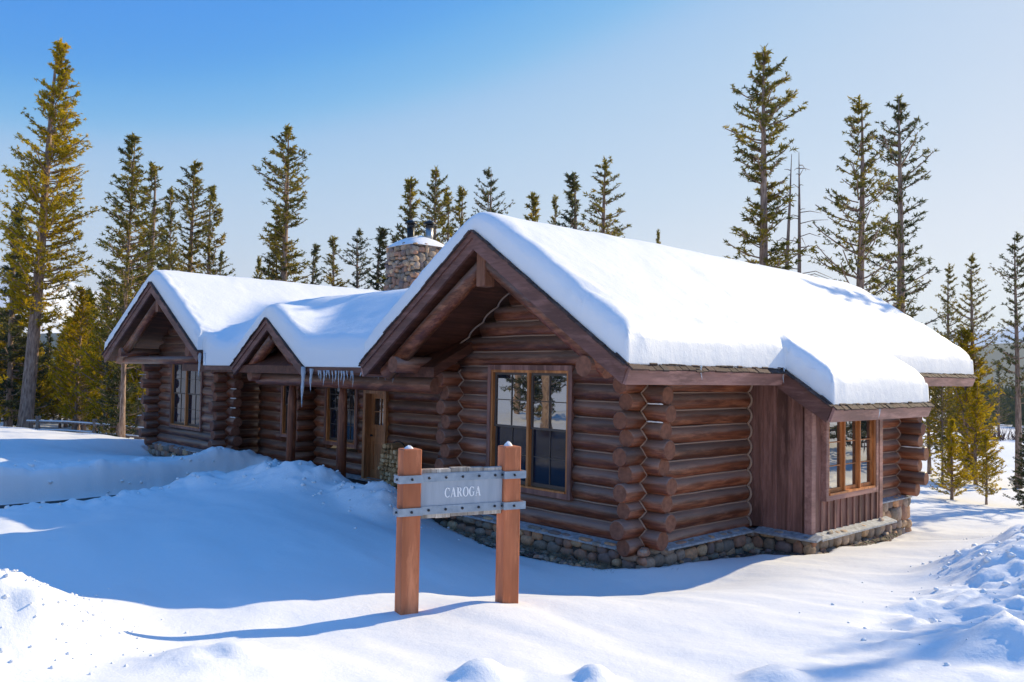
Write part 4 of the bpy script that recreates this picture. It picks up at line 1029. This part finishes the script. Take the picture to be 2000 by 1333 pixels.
def tree_variant(key, H, cb_, rmax, prof, nbr, tuft, tr=.17, droop=0., seed=0, needles=M_olive, bark=M_bark, layers=False, lopside=0, gap=.0, dens=1.9):
    """lodgepole pine: returns (trunk mesh, crown mesh)"""
    r = random.Random(seed); g = np.random.default_rng(seed)
    tb = MB(); n = 12; P = []; Rd = []; ph = r.uniform(0, 6)
    for i in range(n):
        t = i / (n - 1); z = H * t; P.append((.06 * math.sin(t * 4 + ph) * t * 2, .06 * math.cos(t * 3 + ph) * t * 2, z - .3 * (i == 0))); Rd.append(tr * (1 - t) ** .8 + .012 + (.03 if i == 0 else 0))
    tb.tube(P, Rd, 9)
    PP = []; DD = []; SS = []; br = MB()
    for k in range(nbr):
        t = cb_ + (1 - cb_) * ((k + r.random() * .8) / nbr) ** .92
        if layers: t = cb_ + (1 - cb_) * (round((t - cb_) / (1 - cb_) * layers) + r.uniform(-.22, .22)) / layers
        t = min(t, .985)
        s = (t - cb_) / (1 - cb_)
        if r.random() < gap: continue
        az = r.uniform(0, 2 * math.pi); Lb = rmax * prof(s) * r.uniform(.55, 1.12) * (1 + lopside * math.cos(az))
        Lb = max(Lb, .15); z0 = H * t; e0 = .28 - droop + .6 * s + r.uniform(-.15, .15)
        d = Vector((math.cos(az), math.sin(az), 0)); m = 5; pts = []
        for q in range(m):
            w = q / (m - 1); pts.append(Vector((0, 0, z0)) + d * (Lb * w) + Vector((0, 0, Lb * (e0 * w * .5 + .35 * w * w - droop * w))) + Vector((r.uniform(-.03, .03), r.uniform(-.03, .03), 0)) * w)
        br.tube(pts, [.012 + .016 * Lb * (1 - q / m) for q in range(m)], 4, cap=False)
        nt_ = max(2, int(tuft * (.35 + Lb / rmax) * dens))
        for q in range(nt_):
            w = r.uniform(.28 if Lb > .8 else .1, 1.03); i = min(int(w * (m - 1)), m - 2); fr = w * (m - 1) - i
            p = pts[i].lerp(pts[i + 1], min(fr, 1.1)); sp = Lb * .17 * (w ** .5)
            side = Vector((-d.y, d.x, 0)) * r.gauss(0, sp) + Vector((0, 0, r.gauss(.02, sp * .32)))
            PP.append(p + side); dv = (d * .8 + side * .9 / max(sp, .1) * .5 + Vector((0, 0, .45))).normalized(); DD.append(dv); SS.append(r.uniform(.09, .17))
    for q in range(6): PP.append(Vector((0, 0, H - .1 * q))); DD.append(Vector((0, 0, 1))); SS.append(.22)
    V, F = needle_tufts(np.array([tuple(p) for p in PP]), np.array([tuple(p) for p in DD]), np.array(SS), tuft, seed)
    to = tb.build('trunk', bark)
    bo = br.build('limbs', bark)
    co = npmesh('crown', V, F, needles, smooth=False)
    res = (to.data, bo.data, co.data, H)
    for o in (to, bo, co): bpy.data.objects.remove(o)
    TREEV[key] = res
pine = lambda s: (min(1, (1 - s) * 1.5 + .12)) * (0.55 + .45 * min(1, s * 5 + .3))
cone = lambda s: (1 - s) * .95 + .06
col = lambda s: .75 + .25 * math.sin(s * 9) if s < .7 else .85 * (1 - s) / .3 + .1
tree_variant('tall_gold', 18.5, .27, 1.7, pine, 230, 9, .27, .05, 1, M_gold, lopside=.1, dens=2.5)
tree_variant('tall_olive', 14, .22, 1.45, pine, 160, 8, .09, .05, 2, M_olive)
tree_variant('tall_olive2', 15, .28, 1.3, col, 150, 8, .18, .02, 3, M_olive, gap=.05, dens=1.5)
tree_variant('sparse', 15, .25, 1.75, pine, 120, 8, .2, .0, 4, M_olive, layers=26, gap=.08, dens=1.45)
tree_variant('sparse2', 15, .33, 1.5, col, 105, 8, .19, .0, 5, M_dark_n, layers=22, gap=.1, dens=1.5)
tree_variant('young', 10, .12, 1.7, cone, 150, 8, .14, .0, 6, M_olive, dens=1.25)
tree_variant('young2', 10, .16, 1.45, cone, 120, 7, .13, .02, 7, M_dark_n, dens=1.3)
tree_variant('narrow', 12, .2, 1.1, pine, 120, 7, .13, .02, 8, M_olive, dens=1.3)
tree_variant('low_gold', 6, .05, 1.5, cone, 110, 8, .09, .0, 9, M_gold)
tree_variant('low_gold2', 7, .12, 1.3, pine, 100, 8, .09, .0, 10, M_gold)
tree_variant('spruce', 8, .04, 1.4, cone, 170, 8, .11, .25, 12, M_dark_n)
def place_tree(key, x, y, H, label, name='pine_tree', rot=None, lean=(0, 0), wid=1.0, z=None, group=None, cat='tree'):
    a, bq, c, h = TREEV[key]; z = gz(x, y) - .05 if z is None else z; k = H / h
    o = empty(name, (x, y, z), label, cat, group)
    o.rotation_euler = (-lean[1], lean[0], rot if rot is not None else rnd.uniform(0, 6.28)); o.scale = (k * wid, k * wid, k)
    t_ = bpy.data.objects.new('trunk', a); COL.objects.link(t_); t_.parent = o
    l_ = bpy.data.objects.new('limbs', bq); COL.objects.link(l_); l_.parent = t_
    c_ = bpy.data.objects.new('crown', c); COL.objects.link(c_); c_.parent = o
    return o
TREES = [
 ('tall_gold', -37.68, .19, 19.6, 'tallest golden-green pine with a bare leaning lower trunk, far left', 1.15, (.036, .04)),
 ('spruce', -47.2, 1.5, 13.2, 'dark thin pine half hidden behind the golden pine', 1.0, (0, 0)),
 ('tall_olive', -24.95, .62, 11.5, 'large pine just left of the left gable, trunk bare near the snow', 1.25, (0, 0)),
 ('narrow', -33.7, 4.35, 13.6, 'narrow olive pine directly behind the apex of the left gable', 1.4, (0, 0)),
 ('tall_olive2', -36.0, 7.35, 15.0, 'spindly pine behind the ridge of the left gable, taller of a close pair', 1.25, (0, 0)),
 ('narrow', -41.15, 10.6, 15.0, 'thin pine close right of the spindly one behind the left gable ridge', 1.25, (0, 0)),
 ('young2', -50.5, 15.2, 12.6, 'short dark pine top behind the left roof ridge beside the thin pair', .8, (0, 0)),
 ('young', -48.6, 17.2, 12.2, 'small isolated pine top behind the left roof left of the tall pine clump', .75, (0, 0)),
 ('tall_olive2', -30.8, 10.1, 16.3, 'tall straight pine rising alone behind the left roof', 1.35, (.02, .02)),
 ('tall_olive', -32.4, 10.4, 12.6, 'ragged lower pine crowded against the lone tall pine behind the left roof', 1.25, (0, 0)),
 ('young2', -45.9, 20.2, 13.2, 'first of three short pines between the tall pine and the chimney', 1.15, (0, 0)),
 ('narrow', -43.3, 20.1, 13.5, 'middle of three short pines between the tall pine and the chimney', 1.4, (0, 0)),
 ('sparse2', -36.85, 18.2, 13.1, 'dark pine nearest the chimney on its left side', 1.25, (0, 0)),
 ('young', -31.4, 18.15, 15.4, 'dense pine rising right above the stone chimney', 1.2, (0, 0)),
 ('young2', -32.9, 17.2, 12.6, 'low bushy pine left of the chimney top', 1.35, (0, 0)),
 ('tall_olive2', -31.95, 20.4, 16.6, 'pine with pale stems just right of the chimney flues', 1.15, (0, 0)),
 ('narrow', -35.4, 23.9, 16.2, 'slender pine touching the one right of the chimney flues', 1.1, (0, 0)),
 ('narrow', -32.5, 22.75, 15.9, 'small pine left of the main gable peak', 1.25, (0, 0)),
 ('sparse2', -33.5, 25.95, 17.8, 'bluish sparse pine straight above the main gable peak', 1.0, (0, 0)),
 ('young', -29.36, 26.1, 15.5, 'short dark pine behind the snow ridge right of the main peak', 1.15, (0, 0)),
 ('narrow', -35.4, 34.2, 17.2, 'faint thin pine between two bigger pines behind the main ridge', 0.8, (0, 0)),
 ('young2', -26.3, 26.45, 16.4, 'conical dark pine, middle of the group behind the main ridge', 1.25, (0, 0)),
 ('sparse', -21.75, 24.1, 16.1, 'broad pine ending the group behind the main ridge', 1.4, (0, 0)),
 ('young', -41.15, 54.4, 18.6, 'lone tiny tree top far behind the main snow ridge', .5, (0, 0)),
 ('tall_olive2', -8.05, 16.95, 15.6, 'tallest pine right of the main roof, dense down to the snow', 1.3, (-.02, -.02)),
 ('sparse', -5.7, 19.6, 14.1, 'wide ragged pine with thick trunk right of the bare dead stems', 1.15, (0, 0)),
 ('sparse2', -5.95, 23.8, 15.4, 'tall reddish-trunked pine with branches in separate tiers', 1.15, (0, 0)),
 ('sparse', -6.5, 30.7, 9.6, 'left one of two slim pines above the right end of the roof', .95, (0, 0)),
 ('sparse', -5.1, 29.4, 9.8, 'slim pine beside the roof end with a long bare trunk', 1.05, (0, 0)),
 ('sparse2', -2.8, 27.4, 10.2, 'tall bare-stemmed pine at the right edge of the view', 1.0, (0, 0)),
]
for i, (key, x, y, H, lab, wd, lean) in enumerate(TREES): place_tree(key, x, y, H, lab, wid=wd, lean=lean, rot=i * 1.37)
# dead stems
for x, y, H, lab, ln in ((-9.97, 21.4, 13.2, 'left dead stem, leaning, bare of branches', (.05, 0)), (-9.63, 22.6, 13.6, 'right dead stem with a few bare twigs', (0, 0))):
    mb = MB(); mb.tube([(0, 0, -.3), (.05, 0, H * .5), (0, .05, H * .85), (0, 0, H)], [.14, .10, .05, .01], 8)
    ro = empty('dead_tree', (x, y, gz(x, y)), lab, 'dead tree', 'pair of dead stems'); ro.rotation_euler = (0, ln[0], 0)
    o = mb.build('trunk', M_bark_grey); o.parent = ro
    mb = MB()
    for k in range(44 if ln[0] == 0 else 10):
        z = rnd.uniform(.45, .97) * H; a = rnd.uniform(0, 6.28); l = rnd.uniform(.4, 1.5) * (1.2 - z / H)* 2.0; d = Vector((math.cos(a), math.sin(a), 0))
        mb.tube([Vector((0, 0, z)), Vector((0, 0, z + .1 * l)) + d * l * .5, Vector((0, 0, z + rnd.uniform(-.3, .2) * l)) + d * l], [.022, .016, .008], 4)
    o = mb.build('twigs', M_bark_grey); o.parent = ro
# the belt of young trees left of the cabin
g_l = 'young trees in the belt beyond the snow field on the left'
for k in range(72):
    px = rnd.uniform(-60, 330); D = rnd.uniform(40, 66)
    if -20 < px < 135: D = rnd.uniform(52, 68)
    dirv = fwd + right * ((px - 1000) / 1617.4); P = CAM + dirv * D
    key = rnd.choice(['low_gold', 'low_gold', 'low_gold', 'low_gold2', 'low_gold2', 'low_gold2', 'spruce', 'young', 'narrow']); H = rnd.uniform(3.5, 8.5) if px > 135 else rnd.uniform(3.5, 8)
    zone = 'at the left edge' if px < 20 else 'behind the leaning golden pine' if px < 90 else 'right of the leaning trunk' if px < 160 else 'left of the bare trunk by the gable' if px < 230 else 'beside the left gable wall'
    size = 'low' if H < 5 else 'mid-height' if H < 7.5 else 'tall'; dist = 'front' if D < 48 else 'middle' if D < 57 else 'rear'
    kind = {'low_gold': 'bushy golden pine', 'low_gold2': 'slim golden pine', 'spruce': 'dark conical spruce', 'young': 'olive conical pine', 'narrow': 'narrow olive pine', 'young2': 'dark open pine'}[key]
    place_tree(key, P.x, P.y, H, f'{size} {kind} {zone}, {dist} of the belt', wid=rnd.uniform(.9, 1.25), group=g_l)
place_tree('spruce', -30.4, 2.2, 6.6, 'dark green spruce standing left of the large bare-trunked pine by the gable', wid=.9)
place_tree('tall_olive', -27.9, 3.2, 11.0, 'pine trunk seen close left of the left gable wall', wid=.8)
place_tree('low_gold', -41.5, -3.0, 9.5, 'bright golden pine cut by the left edge of the view', wid=1.3)
g_r = 'young trees on the slope right of the cabin'
for k, (px, D, H, key, lab) in enumerate([(1858, 27, 2.6, 'low_gold', 'small bright yellow-green pine in the snow right of the cabin corner'), (1925, 26, 2.2, 'low_gold2', 'sparse little pine in the snow beside the bright one'),
        (1840, 33, 6.0, 'tall_olive', 'mid-sized pine behind the cabin corner log ends'), (1885, 36, 6.5, 'low_gold2', 'golden mid-sized pine between the two slim pines'), (1905, 34, 4.2, 'low_gold', 'golden low pine below the slim pines'),
        (2006, 25, 3.0, 'spruce', 'dark bushy spruce at the lower right edge of the trees'), (1815, 38, 5.5, 'low_gold2', 'golden pine right behind the roof end'), (1950, 60, 5.5, 'young2', 'lone dark pine on the open slope far right')]):
    P = CAM + (fwd + right * ((px - 1000) / 1617.4)) * D; place_tree(key, P.x, P.y, H, lab, group=g_r, wid=1.15)
# trees outside the frame on the sunny side and behind the camera (they shade and reflect)
for key, x, y, H, lab in (('sparse', 1.3, 25.0, 16.0, 'pine outside the view that shades the far end of the roof'), ('sparse2', 8.3, 17.0, 13.5, 'pine outside the view that shades the lower right snow'), ('tall_olive', 10.5, 21, 15, 'second pine outside the view on the sunny side'),
        ('sparse', -12.5, -10.5, 13, 'big pine outside the view that the front window reflects'), ('spruce', -31, -6.8, 9, 'dark spruce just outside the left of the view that the wing window reflects'), ('tall_olive', -35, -9.5, 12, 'olive pine outside the left of the view that the wing window reflects'), ('spruce', -27.5, -9.8, 8, 'second dark spruce outside the left of the view, nearer the path'), ('narrow', -41, -10.5, 12, 'narrow pine farthest outside the left of the view'), ('spruce', -18, -15, 7, 'low spruce outside the view that the front window reflects'), ('young', -15, -21, 8, 'conical pine outside the view that the front window reflects'), ('spruce', -24, -22, 9, 'farther spruce outside the view that the front window reflects'), ('low_gold', -10.5, -17, 4, 'little golden pine outside the view that the front window reflects'), ('spruce', 12, 30, 12, 'dark spruce outside the view that the bay window reflects'), ('spruce', 16, 33, 13, 'second dark spruce outside the view that the bay window reflects'), ('tall_olive', 19, 38, 14, 'pine behind the spruces outside the view, right'), ('tall_gold', -14, -24, 17, 'tall pine across the road behind the camera, left'), ('tall_olive', -7, -30, 16, 'tall pine across the road behind the camera, middle'), ('sparse', 2, -27, 17, 'sparse pine across the road behind the camera'), ('tall_olive2', -22, -18, 15, 'pine behind the snow bank outside the left of the view'),
        ('tall_olive', 26, 6, 16, 'pine outside the view opposite the bay window'), ('young', 24, 12, 9, 'young pine outside the view opposite the bay window'), ('tall_olive2', 28, 16, 15, 'slim pine outside the view opposite the bay window'), ('young', 30, 22, 10, 'young pine further outside the view opposite the bay window')):
    place_tree(key, x, y, H, lab)

# rail fence at the edge of the trees -----------------------------------------
fn = empty('rail_fence', (-33.5, 2, gz(-33.5, 2)), 'low log rail fence with snow on its rails before the left trees', 'fence')
f0, f1 = Vector((-35.2, .2, 0)), Vector((-31.2, 3.9, 0)); fd = (f1 - f0).normalized(); fnn = Vector((-fd.y, fd.x, 0))
for k in range(3):
    p = f0.lerp(f1, k / 2); zz = gz(p.x, p.y)
    mb = MB()
    for s in (-1, 1): mb.tube([p + fnn * (s * .35) + Vector((0, 0, zz - .3)), p - fnn * (s * .12) + Vector((0, 0, zz + 1.0))], .06, 8)
    mb.build('crossed_posts', M_bark, fn)
for h in (.35, .75):
    mb = MB(); P = [f0.lerp(f1, t_) + Vector((0, 0, gz(*f0.lerp(f1, t_)[:2]) + h)) for t_ in (-.1, .25, .5, .75, 1.1)]; mb.tube(P, .05, 8); r_ = mb.build('rail', M_bark, fn)
    mb = MB(); mb.tube([q + Vector((0, 0, .05)) for q in P], .045, 6); mb.build('snow_on_rail', M_rsnow, r_)

# ------------------------------------------------------------------ far land
def hill(name, pts, dist_w, material, label, seed):
    """ridge: list of (azimuth deg, distance, height)"""
    n = 90; az = np.linspace(pts[0][0], pts[-1][0], n); D = np.interp(az, [p[0] for p in pts], [p[1] for p in pts]); H = np.interp(az, [p[0] for p in pts], [p[2] for p in pts])
    H = H + fbm(az * 1.0 + seed, az * 0, 4, 4) * H.max() * .22
    rows = [(-1, 0), (-.75, .13), (-.5, .38), (-.3, .6), (-.15, .84), (0, 1), (.3, .8), (1, 0)]
    V = []
    for q, hh in rows:
        r_ = D + q * dist_w; x = CAM.x + r_ * np.cos(np.radians(az)); y = CAM.y + r_ * np.sin(np.radians(az))
        z = -12 + (H + 12) * hh + fbm(x, y, dist_w * .5, 4) * H.max() * .12 * (1 - abs(2 * hh - 1)); V.append(np.stack([x, y, z], 1))
    m = len(rows); V = np.concatenate(V); I = np.arange(m * n).reshape(m, n)
    F = np.stack([I[:-1, :-1], I[1:, :-1], I[1:, 1:], I[:-1, 1:]], -1).reshape(-1, 4)
    o = npmesh(name, V, F, material); return tag(o, label, 'hill', kind='structure')
def hill_mat(name, forest, snow, cut, sc):
    m, t, b = mat(name, forest, .95); v = coords(t, (1, 1, 1)); n1 = noise(t, v, sc, 6, .65); n2 = noise(t, v, sc * 14, 3, .6)
    f_ = ramp(t, n1, [(cut - .04, (0, 0, 0)), (cut + .06, (1, 1, 1))]); c = mix(t, f_, forest, snow); c = mix(t, ramp(t, n2, [(.4, (0, 0, 0)), (.7, (.35, .35, .35))]), c, tuple(x * .4 for x in forest))
    t.links.new(c, b.inputs['Base Color']); return m
M_hill1 = hill_mat('wooded_hill', (.035, .050, .045), (.7, .72, .75), .64, .004)
M_hill2 = hill_mat('snowy_hill', (.05, .07, .06), (.82, .84, .88), .40, .003)
hill('near_hill', [(82, 2600, 70), (95, 2600, 80), (104, 2700, 104), (112, 2800, 95), (125, 2600, 100), (150, 2600, 120), (165, 2400, 80), (200, 2400, 60)], 900, M_hill1, 'low dark wooded hill beyond the valley', 3)
hill('far_hill', [(78, 5600, 240), (96, 5600, 290), (104, 5600, 345), (109, 5700, 320), (120, 5800, 300), (150, 5200, 320), (163, 4400, 370), (167.5, 4000, 420), (171, 4000, 320), (178, 4200, 190), (200, 4400, 120)], 1300, M_hill2, 'distant snow-covered hill on the horizon', 9)
# far wood in the valley: masses of small conifers
g = np.random.default_rng(4); V = []; F = []; k = 0
def conifer(x, y, z, h, w):
    global k
    for L in range(4):
        z0 = z + h * (.08 + .22 * L); z1 = z0 + h * (.36 - .03 * L); r0 = w * (1 - .22 * L); a0 = g.uniform(0, 6)
        ring = [(x + r0 * math.cos(a0 + 6.283 * i / 6) * g.uniform(.7, 1.15), y + r0 * math.sin(a0 + 6.283 * i / 6) * g.uniform(.7, 1.15), z0) for i in range(6)]
        V.extend(ring + [(x, y, min(z1, z + h))])
        for i in range(6): F.append((k + i, k + (i + 1) % 6, k + 6))
        k += 7
for _ in range(2600):
    az_ = R(g.uniform(101, 109)) if g.random() < .75 else R(g.uniform(150, 170)); D = g.choice([g.uniform(420, 900), g.uniform(230, 420)], p=[.8, .2])
    x, y = CAM.x + D * math.cos(az_), CAM.y + D * math.sin(az_)
    if vnoise(x / 60, y / 60) < -.12: continue
    conifer(x, y, gz(x, y), g.uniform(7, 14), g.uniform(1.2, 2.2))
o = npmesh('distant_wood', V, F, M_dark_n, smooth=False); tag(o, 'far-off dark conifer wood on the valley floor', 'wood', kind='stuff')
# willow scrub on the open slope at the right
V = []; F = []; k = 0
for _ in range(1500):
    az_ = R(g.uniform(101, 108)); D = g.choice([g.uniform(48, 62), g.uniform(80, 110), g.uniform(130, 180)])
    x, y = CAM.x + D * math.cos(az_), CAM.y + D * math.sin(az_); z = gz(x, y) - .05
    if vnoise(x / 9, y / 9) < .02: continue
    for q in range(14):
        a = g.uniform(0, 6.28); l = g.uniform(.5, 1.1); d = np.array([math.cos(a) * .45, math.sin(a) * .45, 1]) * l; w = .02; px_ = x + g.uniform(-.5, .5); py_ = y + g.uniform(-.5, .5)
        V.extend([(px_ - w, py_, z), (px_ + w, py_, z), (px_ + d[0], py_ + d[1], z + d[2])]); F.append((k, k + 1, k + 2)); k += 3
M_scrub, _, _ = mat('willow_scrub', (.13, .075, .06), .9)
o = npmesh('willow_scrub', V, F, M_scrub, smooth=False); tag(o, 'reddish-brown willow scrub poking through the snow of the valley', 'scrub', kind='stuff')
mb = MB()
for _ in range(420):
    x = rnd.uniform(-5.5, 1.3); y = rnd.uniform(-.8, -.2) if x < .2 else rnd.uniform(-.4, 2.6)
    if x > .2: x = rnd.uniform(.18, .75)
    if not inpoly(np.array([x]), np.array([y]), HOL)[0]: continue
    r_ = rnd.uniform(.015, .06); c = Vector((x, y, -.37 + .08 * min(1, (abs(y + .15) if x < .2 else abs(x - .15)) / .7)))
    stone_blob(mb, c, (Vector((1, 0, 0)), Vector((0, 0, 1)), Vector((0, -1, 0))), (r_ * 2.2, r_ * 1.7, r_), rnd.random())
tag(mb.build('pebbles', M_stone), 'loose pebbles in the gravel strip along the foundation', 'pebbles', kind='stuff')
# dead grass tufts on the gravel
V = []; F = []; k = 0
for _ in range(260):
    x = g.uniform(-4, .3); y = g.uniform(-.75, -.28) if x < 0 else g.uniform(-.3, 2); 
    if x > .0: x = g.uniform(.25, .5)
    for q in range(9):
        a = g.uniform(0, 6.28); l = g.uniform(.05, .14); w = .003; V.extend([(x - w, y, -.31), (x + w, y, -.31), (x + math.cos(a) * l * .8, y + math.sin(a) * l * .8, -.30 + l * g.uniform(.3, 1))]); F.append((k, k + 1, k + 2)); k += 3
M_grass, _, _ = mat('dead_grass', (.22, .17, .11), .9)
o = npmesh('dead_grass', V, F, M_grass, smooth=False); tag(o, 'dry grass stalks in the gravel along the front foundation', 'grass', kind='stuff')

# air between the camera and the far hills
mb = MB(); mb.bb(-7500, 7500, -3000, 7800, -60, 520)
hz = mb.build('haze', []); m = bpy.data.materials.new('haze_air'); m.use_nodes = True; t = m.node_tree; t.nodes.clear()
o_ = nd(t, 'ShaderNodeOutputMaterial'); v_ = nd(t, 'ShaderNodeVolumePrincipled'); v_.inputs['Color'].default_value = (.70, .84, 1, 1); v_.inputs['Density'].default_value = .00010; v_.inputs['Anisotropy'].default_value = .2
t.links.new(v_.outputs[0], o_.inputs['Volume']); hz.data.materials.append(m); tag(hz, 'thin pale winter air over the valley', 'haze', kind='stuff')
